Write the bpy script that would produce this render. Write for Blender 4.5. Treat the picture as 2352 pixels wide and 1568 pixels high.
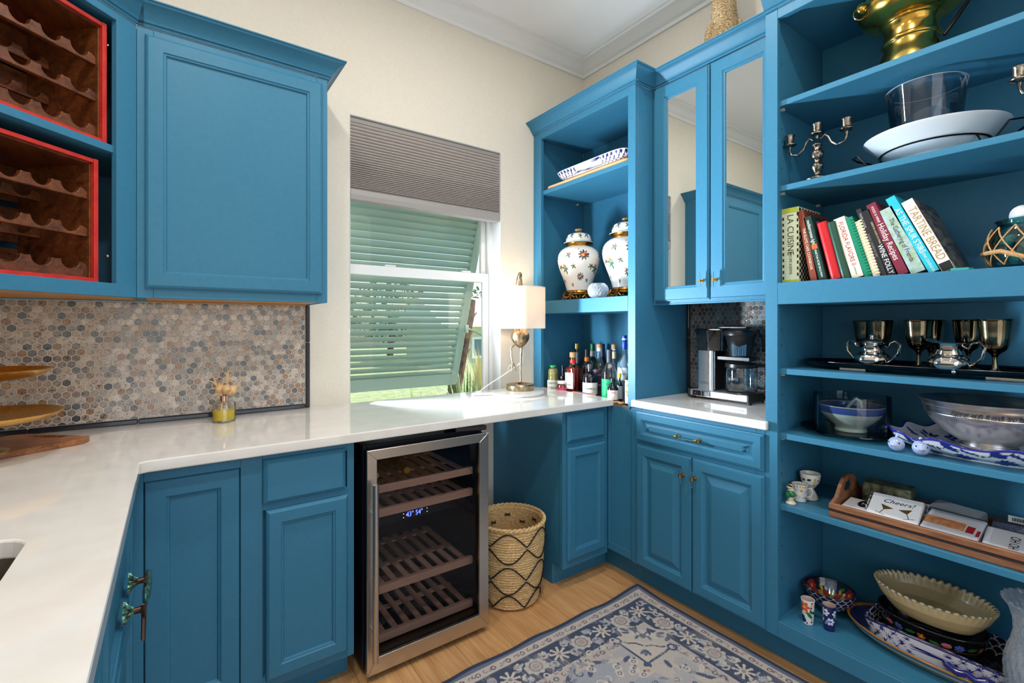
import bpy, bmesh, math, random
import numpy as np
from mathutils import Matrix, Vector
random.seed(7); RNG = np.random.default_rng(7)
PI = math.pi
for o in list(bpy.data.objects): bpy.data.objects.remove(o)
SC = bpy.context.scene; COL = SC.collection

# ---------------------------------------------------------------- camera
H = 1.297; FPX = 1086.5; YAW = math.radians(35.61)
cd = bpy.data.cameras.new('camera'); cam = bpy.data.objects.new('camera', cd); COL.objects.link(cam)
cam.location = (0, 0, H); cam.rotation_euler = (PI/2, 0, -YAW)
cd.sensor_width = 36; cd.lens = FPX/2352*36; cd.shift_y = -(784-747)/2352
cd.clip_start = .02; cd.clip_end = 200
SC.camera = cam
# ---------------------------------------------------------------- world, sun, assumed ceiling lamps, added fill lamps
SC.view_settings.view_transform = 'Standard'; SC.view_settings.look = 'None'
SC.view_settings.gamma = 1; SC.view_settings.use_curve_mapping = False
SC.view_settings.exposure = 0.0
w = bpy.data.worlds.new('sky'); SC.world = w; w.use_nodes = True
nt = w.node_tree; bg = nt.nodes['Background']
sky = nt.nodes.new('ShaderNodeTexSky'); sky.sky_type = 'NISHITA'; sky.sun_disc = False
sky.sun_elevation = math.radians(52); sky.sun_rotation = math.radians(90); sky.air_density = 1.0; sky.dust_density = 2.0; sky.ozone_density = 1.0
nt.links.new(sky.outputs[0], bg.inputs[0]); bg.inputs[1].default_value = 0.32
def lamp(name, kind, loc, rot, energy, color=(1,1,1), **kw):
    d = bpy.data.lights.new(name, kind); d.energy = energy; d.color = color
    for k, v in kw.items(): setattr(d, k, v)
    o = bpy.data.objects.new(name, d); o.location = loc; o.rotation_euler = rot; COL.objects.link(o); return o
lamp('sun', 'SUN', (6, -2, 9), (math.radians(14), math.radians(40), 0), 4.2, (1, .95, .86), angle=.01)
# area lamp added as daylight fill in the assumed opening behind the camera
lamp('opening_fill_lamp', 'AREA', (.35, -1.16, 1.35), (-PI/2-math.radians(18), 0, PI), 17, (1, .985, .96), shape='RECTANGLE', size=1.7, size_y=2.2)
# added fill lamp, unseen at the left reveal, standing in for window daylight
lamp('window_fill_lamp', 'AREA', (.7165, 2.392, 1.33), (PI/2+math.radians(16), 0, math.radians(-132)), 58, (.76, .90, 1), shape='RECTANGLE', size=.08, size_y=1.14, spread=math.radians(100))
# assumed ceiling can lights, out of view
CANS = [(.05, .25), (1.15, .25), (.05, 1.20), (1.15, 1.20)]
for i, (x, y) in enumerate(CANS):
    lamp('assumed_ceiling_lamp', 'AREA', (x, y, 3.05), (0, 0, 0), 11, (1, .95, .89), shape='DISK', size=.14)

# ---------------------------------------------------------------- helpers
def lin(c):
    return tuple((x/255/12.92 if x/255 <= .04045 else ((x/255+.055)/1.055)**2.4) for x in c)
MATS = {}
def mat(name, rgb=(200,200,200), rough=.5, metal=0., spec=.5, coat=0., trans=0., ior=1.45, emit=None, es=1., noise=None, bump=None, rgb2=None, scale=20., stretch=(1,1,1), coord='Object', detail=4., alpha=1., sheen=0., sss=0.):
    if name in MATS: return MATS[name]
    m = bpy.data.materials.new(name); m.use_nodes = True; t = m.node_tree; b = t.nodes['Principled BSDF']
    I = b.inputs
    I['Base Color'].default_value = (*lin(rgb), 1); I['Roughness'].default_value = rough; I['Metallic'].default_value = metal
    I['Specular IOR Level'].default_value = spec; I['Coat Weight'].default_value = coat; I['Transmission Weight'].default_value = trans
    I['IOR'].default_value = ior; I['Alpha'].default_value = alpha
    if sheen: I['Sheen Weight'].default_value = sheen
    if emit: I['Emission Color'].default_value = (*lin(emit), 1); I['Emission Strength'].default_value = es
    if rgb2 or bump:
        tc = t.nodes.new('ShaderNodeTexCoord'); mp = t.nodes.new('ShaderNodeMapping'); mp.inputs['Scale'].default_value = stretch
        if coord == 'World':
            ge = t.nodes.new('ShaderNodeNewGeometry'); t.links.new(ge.outputs['Position'], mp.inputs[0])
        else: t.links.new(tc.outputs[coord], mp.inputs[0])
        nz = t.nodes.new('ShaderNodeTexNoise'); nz.inputs['Scale'].default_value = scale; nz.inputs['Detail'].default_value = detail
        t.links.new(mp.outputs[0], nz.inputs['Vector'])
        if rgb2:
            cr = t.nodes.new('ShaderNodeValToRGB'); cr.color_ramp.elements[0].position = .36; cr.color_ramp.elements[1].position = .64
            cr.color_ramp.elements[0].color = (*lin(rgb), 1); cr.color_ramp.elements[1].color = (*lin(rgb2), 1)
            t.links.new(nz.outputs['Fac'], cr.inputs[0]); t.links.new(cr.outputs[0], I['Base Color'])
        if bump:
            bp = t.nodes.new('ShaderNodeBump'); bp.inputs['Strength'].default_value = bump; bp.inputs['Distance'].default_value = .002
            t.links.new(nz.outputs['Fac'], bp.inputs['Height']); t.links.new(bp.outputs[0], I['Normal'])
    MATS[name] = m; return m
def thin_glass(name, tint=(255,255,255), refl=1.0, rough=.0, mixf=.06):
    """clear pane: see-through with mirror-like sheen growing at grazing angles"""
    if name in MATS: return MATS[name]
    m = bpy.data.materials.new(name); m.use_nodes = True; t = m.node_tree; t.nodes.remove(t.nodes['Principled BSDF'])
    out = t.nodes['Material Output']; tr = t.nodes.new('ShaderNodeBsdfTransparent'); tr.inputs[0].default_value = (*lin(tint), 1)
    gl = t.nodes.new('ShaderNodeBsdfGlossy'); gl.inputs['Roughness'].default_value = rough; gl.inputs[0].default_value = (refl, refl, refl, 1)
    fr = t.nodes.new('ShaderNodeLayerWeight'); fr.inputs[0].default_value = .08+mixf*.6
    mx = t.nodes.new('ShaderNodeMixShader')
    ma = t.nodes.new('ShaderNodeMath'); ma.operation = 'MULTIPLY_ADD'; ma.inputs[1].default_value = .8; ma.inputs[2].default_value = mixf*.5
    t.links.new(fr.outputs['Fresnel'], ma.inputs[0]); t.links.new(ma.outputs[0], mx.inputs[0])
    t.links.new(tr.outputs[0], mx.inputs[1]); t.links.new(gl.outputs[0], mx.inputs[2]); t.links.new(mx.outputs[0], out.inputs[0])
    MATS[name] = m; return m
def painted(name, rough=.25, coat=.3, metal=0, bump=0):
    """glazed or woven surface whose colours are painted per vertex"""
    if name in MATS: return MATS[name]
    m = mat(name, (255,255,255), rough, metal, coat=coat); t = m.node_tree
    a = t.nodes.new('ShaderNodeAttribute'); a.attribute_name = 'Col'
    t.links.new(a.outputs['Color'], t.nodes['Principled BSDF'].inputs['Base Color'])
    if bump:
        nz = t.nodes.new('ShaderNodeTexNoise'); nz.inputs['Scale'].default_value = 900; ge = t.nodes.new('ShaderNodeNewGeometry')
        t.links.new(ge.outputs['Position'], nz.inputs['Vector']); bp = t.nodes.new('ShaderNodeBump'); bp.inputs['Strength'].default_value = bump; bp.inputs['Distance'].default_value = .001
        t.links.new(nz.outputs['Fac'], bp.inputs['Height']); t.links.new(bp.outputs[0], t.nodes['Principled BSDF'].inputs['Normal'])
    return m

class G:
    """collects geometry for one mesh"""
    def __init__(s): s.v = []; s.f = []; s.m = []
    def add(s, vs, fs, mi=0, X=None):
        n = len(s.v)
        s.v += [tuple(X @ Vector(p)) for p in vs] if X is not None else [tuple(p) for p in vs]
        s.f += [tuple(i+n for i in f) for f in fs]; s.m += [mi]*len(fs); return s
    def box(s, x0, y0, z0, x1, y1, z1, mi=0, X=None):
        x0, x1 = min(x0,x1), max(x0,x1); y0, y1 = min(y0,y1), max(y0,y1); z0, z1 = min(z0,z1), max(z0,z1)
        v = [(x0,y0,z0),(x1,y0,z0),(x1,y1,z0),(x0,y1,z0),(x0,y0,z1),(x1,y0,z1),(x1,y1,z1),(x0,y1,z1)]
        return s.add(v, [(0,3,2,1),(4,5,6,7),(0,1,5,4),(1,2,6,5),(2,3,7,6),(3,0,4,7)], mi, X)
    def prism(s, poly, d0, d1, axis='Z', mi=0, X=None):
        """polygon (a,b) extruded from d0 to d1 along axis"""
        n = len(poly)
        def P(a, b, d): return (a,b,d) if axis == 'Z' else (a,d,b) if axis == 'Y' else (d,a,b)
        v = [P(a,b,d0) for a,b in poly]+[P(a,b,d1) for a,b in poly]
        f = [tuple(range(n)), tuple(range(2*n-1, n-1, -1))]+[(i, i+n, (i+1)%n+n, (i+1)%n) for i in range(n)]
        return s.add(v, f, mi, X)
    def lathe(s, prof, seg=32, sx=1., sy=1., mi=0, X=None, a0=0., a1=2*PI, fn=None, cap=True):
        full = abs(a1-a0-2*PI) < 1e-6; ns = seg if full else seg+1
        v = []; f = []
        for i, (r, z) in enumerate(prof):
            for j in range(ns):
                a = a0+(a1-a0)*j/seg; p = (r*math.cos(a)*sx, r*math.sin(a)*sy, z)
                v.append(fn(p, a, i) if fn else p)
        for i in range(len(prof)-1):
            for j in range(seg):
                k = (j+1) % ns
                f.append((i*ns+j, i*ns+k, (i+1)*ns+k, (i+1)*ns+j))
        if cap and full:
            if prof[0][0] > 1e-6: f.append(tuple(range(ns-1, -1, -1)))
            if prof[-1][0] > 1e-6: f.append(tuple((len(prof)-1)*ns+j for j in range(ns)))
        return s.add(v, f, mi, X)
    def tube(s, pts, r, n=8, closed=False, mi=0, X=None, caps=True):
        P = [Vector(p) for p in pts]; N = len(P); R = r if isinstance(r, (list, tuple)) else [r]*N
        v = []; f = []; up = None
        for i in range(N):
            t = (P[(i+1) % N]-P[i-1]) if closed else (P[min(i+1, N-1)]-P[max(i-1, 0)])
            t = t.normalized() if t.length > 1e-9 else Vector((0,0,1))
            if up is None: up = t.orthogonal().normalized()
            else:
                up = up-t*up.dot(t); up = up.normalized() if up.length > 1e-6 else t.orthogonal().normalized()
            b = t.cross(up)
            for j in range(n):
                a = 2*PI*j/n; v.append(P[i]+(up*math.cos(a)+b*math.sin(a))*R[i])
        for i in range(N if closed else N-1):
            k = (i+1) % N
            for j in range(n): f.append((i*n+j, i*n+(j+1) % n, k*n+(j+1) % n, k*n+j))
        if caps and not closed: f += [tuple(range(n-1, -1, -1)), tuple((N-1)*n+j for j in range(n))]
        return s.add(v, f, mi, X)
    def ell(s, c, r, nu=16, nv=10, mi=0, X=None):
        prof = [(math.sin(PI*i/nv), -math.cos(PI*i/nv)) for i in range(nv+1)]
        T = Matrix.Translation(c) @ Matrix.Diagonal((r[0], r[1], r[2], 1))
        return s.lathe([(max(p[0], 1e-7), p[1]) for p in prof], nu, mi=mi, X=(X @ T if X is not None else T), cap=False)
    def panel(s, w, h, prof, t, mi=0, X=None):
        """door or drawer front in the local xz-plane, front to -y: nested rings (inset, height)"""
        v = []; f = []
        rings = [(0, -t+0.0)]+[(i, hh) for i, hh in prof]
        for ins, hh in rings: v += [(ins, -hh, ins), (w-ins, -hh, ins), (w-ins, -hh, h-ins), (ins, -hh, h-ins)]
        v[0:4] = [(0,0,0),(w,0,0),(w,0,h),(0,0,h)]
        for k in range(len(rings)-1):
            for j in range(4): f.append((k*4+j, k*4+(j+1)%4, k*4+4+(j+1)%4, k*4+4+j))
        f.append(tuple(range(len(rings)*4-4, len(rings)*4))); f.append((3,2,1,0))
        return s.add(v, f, mi, X)
def sweep(g, path, prof, mi=0, closed=False):
    """profile [(out, up)] swept along an xy path with mitred corners; 'out' lies to the right of travel"""
    n = len(path); P = [Vector((p[0], p[1])) for p in path]; z = path[0][2]; v = []; f = []; m = len(prof)
    for i in range(n):
        a = (P[i]-P[i-1]).normalized() if (i > 0 or closed) else None
        b = (P[(i+1) % n]-P[i]).normalized() if (i < n-1 or closed) else None
        na = Vector((a.y, -a.x)) if a else None; nb = Vector((b.y, -b.x)) if b else None
        if na is None: d = nb
        elif nb is None: d = na
        else: d = (na+nb); d = d/(d.dot(na))
        for o, u in prof: v.append((P[i].x+d.x*o, P[i].y+d.y*o, z+u))
    for i in range(n if closed else n-1):
        k = (i+1) % n
        for j in range(m): f.append((i*m+j, k*m+j, k*m+(j+1)%m, i*m+(j+1)%m))
    if not closed: f += [tuple(range(m-1,-1,-1)), tuple((n-1)*m+j for j in range(m))]
    return g.add(v, f, mi)
def mesh(name, g, mats, smooth=False, ang=None):
    me = bpy.data.meshes.new(name); me.from_pydata(g.v, [], g.f)
    for m in (mats if isinstance(mats, (list, tuple)) else [mats]): me.materials.append(m)
    if any(g.m): me.polygons.foreach_set('material_index', g.m)
    bm = bmesh.new(); bm.from_mesh(me); bmesh.ops.recalc_face_normals(bm, faces=bm.faces)
    if smooth:
        for fc in bm.faces: fc.smooth = True
        lim = ang or .7
        for e in bm.edges:
            if len(e.link_faces) == 2 and e.calc_face_angle(0) > lim: e.smooth = False
    bm.to_mesh(me); bm.free()
    return me
def place(o, parent):
    o.parent = parent
    o.matrix_parent_inverse = (Matrix.Translation(parent.location) @ parent.rotation_euler.to_matrix().to_4x4()).inverted() if parent else Matrix()
def obj(name, g, mats, parent=None, smooth=False, bev=0., world=False, ang=None, loc=None, rot=None, seg=1):
    me = g if isinstance(g, bpy.types.Mesh) else mesh(name, g, mats, smooth, ang)
    o = bpy.data.objects.new(name, me); COL.objects.link(o)
    if loc is not None: o.location = loc
    if rot is not None: o.rotation_euler = rot
    if parent is not None:
        if world: place(o, parent)
        else: o.parent = parent
    if bev:
        b = o.modifiers.new('bevel', 'BEVEL'); b.width = bev; b.segments = seg; b.limit_method = 'ANGLE'; b.angle_limit = .6; b.harden_normals = False
    return o
def thing(name, label, cat, loc=(0,0,0), rot=0., group=None):
    o = bpy.data.objects.new(name, None); COL.objects.link(o); o.location = loc
    o.rotation_euler = (0, 0, rot) if not isinstance(rot, (tuple, list)) else rot
    o.empty_display_size = .05
    return tag(o, label, cat, group)
def tag(o, label, cat, group=None):
    o['label'] = label; o['category'] = cat
    if group: o['group'] = group
    return o
def struct(name, g, m, label, cat, **kw):
    o = obj(name, g, m, **kw); o['kind'] = 'structure'; tag(o, label, cat); return o
def stuff(o): o['kind'] = 'stuff'; return o
def lettering(parent, s, size, m, X, name='lettering', sx=1., align='CENTER', thick=0.0002, world=False, shear=0., space=1.):
    cu = bpy.data.curves.new('t', 'FONT'); cu.body = s; cu.size = size; cu.align_x = align; cu.align_y = 'CENTER'; cu.extrude = thick
    cu.resolution_u = 3; cu.shear = shear; cu.space_character = space
    to = bpy.data.objects.new('t', cu); COL.objects.link(to)
    dg = bpy.context.evaluated_depsgraph_get(); me = bpy.data.meshes.new_from_object(to.evaluated_get(dg))
    bpy.data.objects.remove(to); bpy.data.curves.remove(cu)
    me.transform(X @ Matrix.Diagonal((sx, 1, 1, 1))); me.materials.clear(); me.materials.append(m); me.name = name
    o = bpy.data.objects.new(name, me); COL.objects.link(o)
    if parent is not None:
        if world: place(o, parent)
        else: o.parent = parent
    return o
def frame(origin, ex, ey):
    """matrix whose local x, y run along ex, ey"""
    ex = Vector(ex).normalized(); ez = ex.cross(Vector(ey)).normalized(); ey = ez.cross(ex)
    M = Matrix.Identity(4)
    for i in range(3): M[i][0] = ex[i]; M[i][1] = ey[i]; M[i][2] = ez[i]; M[i][3] = origin[i]
    return M
T3 = lambda x, y, z: Matrix.Translation((x, y, z))
RX = lambda a: Matrix.Rotation(a, 4, 'X'); RY = lambda a: Matrix.Rotation(a, 4, 'Y'); RZ = lambda a: Matrix.Rotation(a, 4, 'Z')
def copy_tree(o, parent=None):
    c = o.copy(); COL.objects.link(c)
    if parent: c.parent = parent; c.matrix_parent_inverse = o.matrix_parent_inverse.copy()
    for ch in list(o.children): copy_tree(ch, c)
    return c

class Paint:
    """colours over a (u,v) grid, laid down stroke by stroke"""
    def __init__(s, U, V, base): s.U = U; s.V = V; s.C = np.empty(U.shape+(3,)); s.C[:] = lin(base)
    def mask(s, m, rgb, a=1.): s.C[m] = s.C[m]*(1-a)+np.array(lin(rgb))*a
    def disc(s, u, v, r, rgb, asp=1., rot=0., a=1.):
        c, t = math.cos(rot), math.sin(rot); du = s.U-u; dv = s.V-v
        x = (du*c+dv*t)/(r*asp); y = (-du*t+dv*c)/r
        s.mask(x*x+y*y < 1, rgb, a)
    def line(s, pts, wd, rgb):
        for (a, b), (c, d) in zip(pts[:-1], pts[1:]):
            ex, ey = c-a, d-b; L = ex*ex+ey*ey+1e-12
            t = np.clip(((s.U-a)*ex+(s.V-b)*ey)/L, 0, 1)
            s.mask((s.U-a-t*ex)**2+(s.V-b-t*ey)**2 < wd*wd, rgb)
    def ring(s, u, v, r0, r1, rgb, asp=1.):
        q = np.hypot((s.U-u)/asp, s.V-v); s.mask((q > r0) & (q < r1), rgb)
    def flower(s, u, v, r, pet, n=6, core=(230,180,40), rot=0., asp=1.):
        for i in range(n):
            a = rot+2*PI*i/n; s.disc(u+math.cos(a)*r*.58*asp, v+math.sin(a)*r*.58, r*.3, pet, 1.5, a)
        s.disc(u, v, r*.28, core)
    def leaf(s, u, v, L, rot, rgb): s.disc(u+math.cos(rot)*L*.5, v+math.sin(rot)*L*.5, L*.2, rgb, 2.5, rot)
def gridmesh(name, P, C, m, wrap=False, smooth=True):
    """P (nu,nv,3) points, C (nu,nv,3) linear colours"""
    nu, nv = P.shape[:2]; idx = np.arange(nu*nv).reshape(nu, nv)
    if wrap: idx = np.vstack([idx, idx[:1]])
    q = np.stack([idx[:-1,:-1], idx[1:,:-1], idx[1:,1:], idx[:-1,1:]], -1).reshape(-1, 4)
    me = bpy.data.meshes.new(name); me.vertices.add(nu*nv); me.vertices.foreach_set('co', P.reshape(-1).astype(np.float32))
    me.loops.add(q.size); me.loops.foreach_set('vertex_index', q.reshape(-1).astype(np.int32))
    me.polygons.add(len(q)); me.polygons.foreach_set('loop_start', (np.arange(len(q))*4).astype(np.int32))
    me.update(calc_edges=True)
    if C is not None:
        a = me.color_attributes.new('Col', 'FLOAT_COLOR', 'POINT')
        a.data.foreach_set('color', np.concatenate([C.reshape(-1,3), np.ones((nu*nv,1))], 1).reshape(-1).astype(np.float32))
    if smooth: me.polygons.foreach_set('use_smooth', [True]*len(q))
    me.materials.append(m); me.validate(); return me
def revolve(prof, nu, nv, sx=1., sy=1.):
    """profile resampled by length: returns points (nu,nv,3), U in metres round the widest part, V along the profile"""
    pr = np.array(prof, float); d = np.r_[0, np.cumsum(np.hypot(*np.diff(pr, axis=0).T))]
    s = np.linspace(0, d[-1], nv); r = np.interp(s, d, pr[:,0]); z = np.interp(s, d, pr[:,1])
    a = np.linspace(0, 2*PI, nu, endpoint=False); A, Rr = np.meshgrid(a, r, indexing='ij'); Z = np.broadcast_to(z, A.shape)
    P = np.stack([Rr*np.cos(A)*sx, Rr*np.sin(A)*sy, Z], -1)
    return P, A, np.broadcast_to(s, A.shape), Z
# ---------------------------------------------------------------- materials
BLUE = mat('blue cabinet paint', (57,121,153), .42, spec=.32, rgb2=(54,118,150), scale=60, coat=0., bump=.03)
WHITE = mat('white trim paint', (236,236,234), .4)
CEIL = mat('ceiling paint', (247,247,247), .7)
WALL = mat('cream wall paint', (232,225,211), .65, rgb2=(229,221,206), scale=90, bump=.12)
REVEAL = mat('window reveal paint', (214,214,212), .55)
QUARTZ = mat('white quartz', (233,229,224), .08, rgb2=(227,223,217), scale=14, coat=.4, spec=.5)
GROUT = mat('pale grout', (226,220,208), .8)
NAVY = mat('navy pencil tile', (30,34,46), .12, coat=.5)
MAPLE = mat('raw maple underside', (205,150,92), .5, rgb2=(188,134,78), scale=9, stretch=(1,12,1))
STEEL = mat('brushed steel', (206,200,193), .3, 1.0, rgb2=(188,182,175), scale=40, stretch=(1,1,60))
BLACKP = mat('black plastic', (14,14,17), .35)
BRASS = mat('brass hardware', (214,170,90), .22, 1.)
ACRYL = mat('clear acrylic', (255,255,255), .02, trans=1., ior=1.3)
MIRROR = mat('mirror glass', (232,236,234), .015, 1.)
SILVER = mat('polished silver', (205,200,192), .13, 1., rgb2=(160,152,142), scale=24)
SCREW = mat('screw metal', (120,116,110), .35, 1.)
def wood_mat(name, a, b, rough=.45, scale=3., stretch=(14,1,14), bump=.1, dist=6., rand=.0, coord='Object'):
    if name in MATS: return MATS[name]
    m = bpy.data.materials.new(name); m.use_nodes = True; t = m.node_tree; p = t.nodes['Principled BSDF']
    tc = t.nodes.new('ShaderNodeTexCoord'); mp = t.nodes.new('ShaderNodeMapping'); mp.inputs['Scale'].default_value = stretch
    if coord == 'World':
        ge = t.nodes.new('ShaderNodeNewGeometry'); src = ge.outputs['Position']
    else: src = tc.outputs['Object']
    oi = t.nodes.new('ShaderNodeObjectInfo'); va = t.nodes.new('ShaderNodeVectorMath'); va.operation = 'ADD'
    sc = t.nodes.new('ShaderNodeVectorMath'); sc.operation = 'SCALE'; sc.inputs[3].default_value = 17.; cb = t.nodes.new('ShaderNodeCombineXYZ')
    for i in range(3): t.links.new(oi.outputs['Random'], cb.inputs[i])
    t.links.new(cb.outputs[0], sc.inputs[0]); t.links.new(src, va.inputs[0]); t.links.new(sc.outputs[0], va.inputs[1]); t.links.new(va.outputs[0], mp.inputs[0])
    n1 = t.nodes.new('ShaderNodeTexNoise'); n1.inputs['Scale'].default_value = scale; n1.inputs['Detail'].default_value = 8; n1.inputs['Distortion'].default_value = .7
    n2 = t.nodes.new('ShaderNodeTexNoise'); n2.inputs['Scale'].default_value = scale*dist; n2.inputs['Detail'].default_value = 4
    for n in (n1, n2): t.links.new(mp.outputs[0], n.inputs['Vector'])
    mx = t.nodes.new('ShaderNodeMix'); mx.inputs[0].default_value = .45; t.links.new(n1.outputs['Fac'], mx.inputs[2]); t.links.new(n2.outputs['Fac'], mx.inputs[3])
    cr = t.nodes.new('ShaderNodeValToRGB'); cr.color_ramp.elements[0].position = .35; cr.color_ramp.elements[1].position = .65
    cr.color_ramp.elements[0].color = (*lin(a), 1); cr.color_ramp.elements[1].color = (*lin(b), 1)
    t.links.new(mx.outputs[0], cr.inputs[0]); out = cr.outputs[0]
    if rand:
        hs = t.nodes.new('ShaderNodeHueSaturation'); ma = t.nodes.new('ShaderNodeMath'); ma.operation = 'MULTIPLY_ADD'; ma.inputs[1].default_value = rand; ma.inputs[2].default_value = 1-rand/2
        t.links.new(oi.outputs['Random'], ma.inputs[0]); t.links.new(ma.outputs[0], hs.inputs['Value']); t.links.new(out, hs.inputs['Color']); out = hs.outputs[0]
    t.links.new(out, p.inputs['Base Color']); p.inputs['Roughness'].default_value = rough
    if bump:
        bp = t.nodes.new('ShaderNodeBump'); bp.inputs['Strength'].default_value = bump; bp.inputs['Distance'].default_value = .001
        t.links.new(mx.outputs[0], bp.inputs['Height']); t.links.new(bp.outputs[0], p.inputs['Normal'])
    MATS[name] = m; return m
OAK = wood_mat('oak floor plank', (186,132,82), (222,174,118), .38, 2.2, (9,.55,9), .08, 5, .14)
def shell_mat(name, cols, per_island):
    m = bpy.data.materials.new(name); m.use_nodes = True; t = m.node_tree; p = t.nodes['Principled BSDF']
    ge = t.nodes.new('ShaderNodeNewGeometry'); oi = t.nodes.new('ShaderNodeObjectInfo')
    rnd = ge.outputs['Random Per Island'] if per_island else oi.outputs['Random']
    n = t.nodes.new('ShaderNodeTexNoise'); n.noise_dimensions = '4D'; n.inputs['Scale'].default_value = 58; n.inputs['Detail'].default_value = 4; n.inputs['Distortion'].default_value = 2.6
    mu = t.nodes.new('ShaderNodeMath'); mu.operation = 'MULTIPLY'; mu.inputs[1].default_value = 40; t.links.new(rnd, mu.inputs[0]); t.links.new(mu.outputs[0], n.inputs['W'])
    t.links.new(ge.outputs['Position'], n.inputs['Vector'])
    base = t.nodes.new('ShaderNodeValToRGB'); base.color_ramp.interpolation = 'CONSTANT'
    for i, c in enumerate(cols):
        e = base.color_ramp.elements[i] if i < 2 else base.color_ramp.elements.new(i/len(cols))
        e.position = i/len(cols); e.color = (*lin(c), 1)
    t.links.new(rnd, base.inputs[0])
    vein = t.nodes.new('ShaderNodeValToRGB'); E = vein.color_ramp.elements
    E[0].position = .37; E[0].color = (.12,.115,.12,1); E[1].position = .45; E[1].color = (.85,.85,.86,1)
    e = E.new(.62); e.color = (1.15,1.08,1.0,1); e = E.new(.72); e.color = (.6,.48,.4,1)
    t.links.new(n.outputs['Fac'], vein.inputs[0])
    mx = t.nodes.new('ShaderNodeMix'); mx.data_type = 'RGBA'; mx.blend_type = 'MULTIPLY'; mx.inputs[0].default_value = .85
    t.links.new(base.outputs[0], mx.inputs[6]); t.links.new(vein.outputs[0], mx.inputs[7]); t.links.new(mx.outputs[2], p.inputs['Base Color'])
    p.inputs['Roughness'].default_value = .12; p.inputs['Coat Weight'].default_value = .5
    p.inputs['Thin Film Thickness'].default_value = 380; p.inputs['Thin Film IOR'].default_value = 1.5
    bp = t.nodes.new('ShaderNodeBump'); bp.inputs['Strength'].default_value = .25; bp.inputs['Distance'].default_value = .002
    t.links.new(n.outputs['Fac'], bp.inputs['Height']); t.links.new(bp.outputs[0], p.inputs['Normal'])
    return m
SHC = [(184,164,148),(170,148,132),(196,180,164),(146,130,120),(206,192,180),(112,110,112),(176,152,134),(158,150,144),(84,90,98),(186,166,150),(156,120,92),(200,186,174),(172,160,150),(134,122,116)]
SH_P, SH_S = shell_mat('shell tile', SHC, False), shell_mat('shell tile field', SHC, True)

# ---------------------------------------------------------------- room shell
WY, WXR, WXL, WYF, CZ = 2.35, 2.283, -.78, -1.2, 3.065
WX0, WX1, WZ0, WZ1, TH = .703, 1.602, .745, 2.335, .15
g = G(); g.box(WXL-.1, WYF-.1, -.06, WXR+.1, WY+.15, -.012)
fl = struct('floor', g, mat('subfloor', (120,90,60), .8), 'warm oak plank floor under the rug', 'floor')
# planks, each its own piece
PW = .19; pl = {}
x = WXL; k = 0
while x < WXR+.05:
    y = WYF-.1-random.random()*1.2
    while y < WY+.1:
        L = 1.9; a, b = max(y, WYF-.1), min(y+L, WY+.12)
        if b-a > .03 and not (x > 1.98):
            key = round(b-a, 3)
            g = G(); g.box(.0005, .0005, -.012, PW-.0005, b-a-.0005, 0)
            o = obj('plank', g, OAK, fl, bev=.0012, loc=(x, a, 0))
        y += L
    x += PW; k += 1
g = G(); g.box(1.98, WYF-.1, -.012, WXR+.1, WY+.15, -.001)
obj('floor_margin', g, OAK, fl)
g = G()
g.box(WXL-.1, WY, 0, WX0, WY+TH, CZ); g.box(WX1, WY, 0, WXR+.1, WY+TH, CZ); g.box(WX0, WY, 0, WX1, WY+TH, WZ0); g.box(WX0, WY, WZ1, WX1, WY+TH, CZ)
struct('wall_back', g, WALL, 'cream wall with the window between the cabinets', 'wall')
g = G(); g.box(WXR, WYF-.1, 0, WXR+.12, WY, CZ)
struct('wall_right', g, WALL, 'cream wall above the bar hutch and bookcase', 'wall')
g = G(); g.box(WXL-.12, WYF-.1, 0, WXL, WY, CZ)
struct('wall_left', g, WALL, 'cream wall behind the sink counter', 'wall')
g = G(); g.box(WXL, WYF-.1, 0, -.55, WYF, CZ); g.box(1.25, WYF-.1, 0, WXR, WYF, CZ); g.box(-.55, WYF-.1, 2.5, 1.25, WYF, CZ)
struct('wall_front', g, WALL, 'cream wall with an assumed wide opening opposite the window', 'wall')  # the opening is assumed, out of view behind the camera
g = G(); g.box(WXL-.12, WYF-.1, CZ, WXR+.12, WY+TH, CZ+.1)
struct('ceiling', g, CEIL, 'plain white ceiling', 'ceiling')
cp = [(0,-.088),(.012,-.088),(.016,-.070),(.03,-.062),(.036,-.055),(.05,-.036),(.072,-.022),(.084,-.018),(.088,-.008),(.104,-.005),(.104,0),(0,0)]
g = G(); sweep(g, [(WXL,WYF,CZ),(WXL,WY,CZ),(WXR,WY,CZ),(WXR,WYF,CZ)], cp, closed=True)
struct('trim_1', g, WHITE, 'white crown moulding where walls meet the ceiling', 'crown moulding', smooth=True, ang=.5)
for i, (x, y) in enumerate(CANS):  # trim rings for the assumed can lights, unseen
    t = thing('assumed_recessed_light', ['assumed white recessed ceiling light above the sink counter','assumed white recessed ceiling light above the rug','assumed white recessed ceiling light near the assumed opening by the sink side','assumed white recessed ceiling light near the assumed opening by the bookcase side'][i], 'ceiling light', (x, y, CZ), group='assumed recessed ceiling lights')
    g = G(); g.lathe([(.09,0),(.09,-.004),(.085,-.006),(.078,-.003),(.078,0)], 28); obj('trim_ring', g, WHITE, t, smooth=True)

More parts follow.
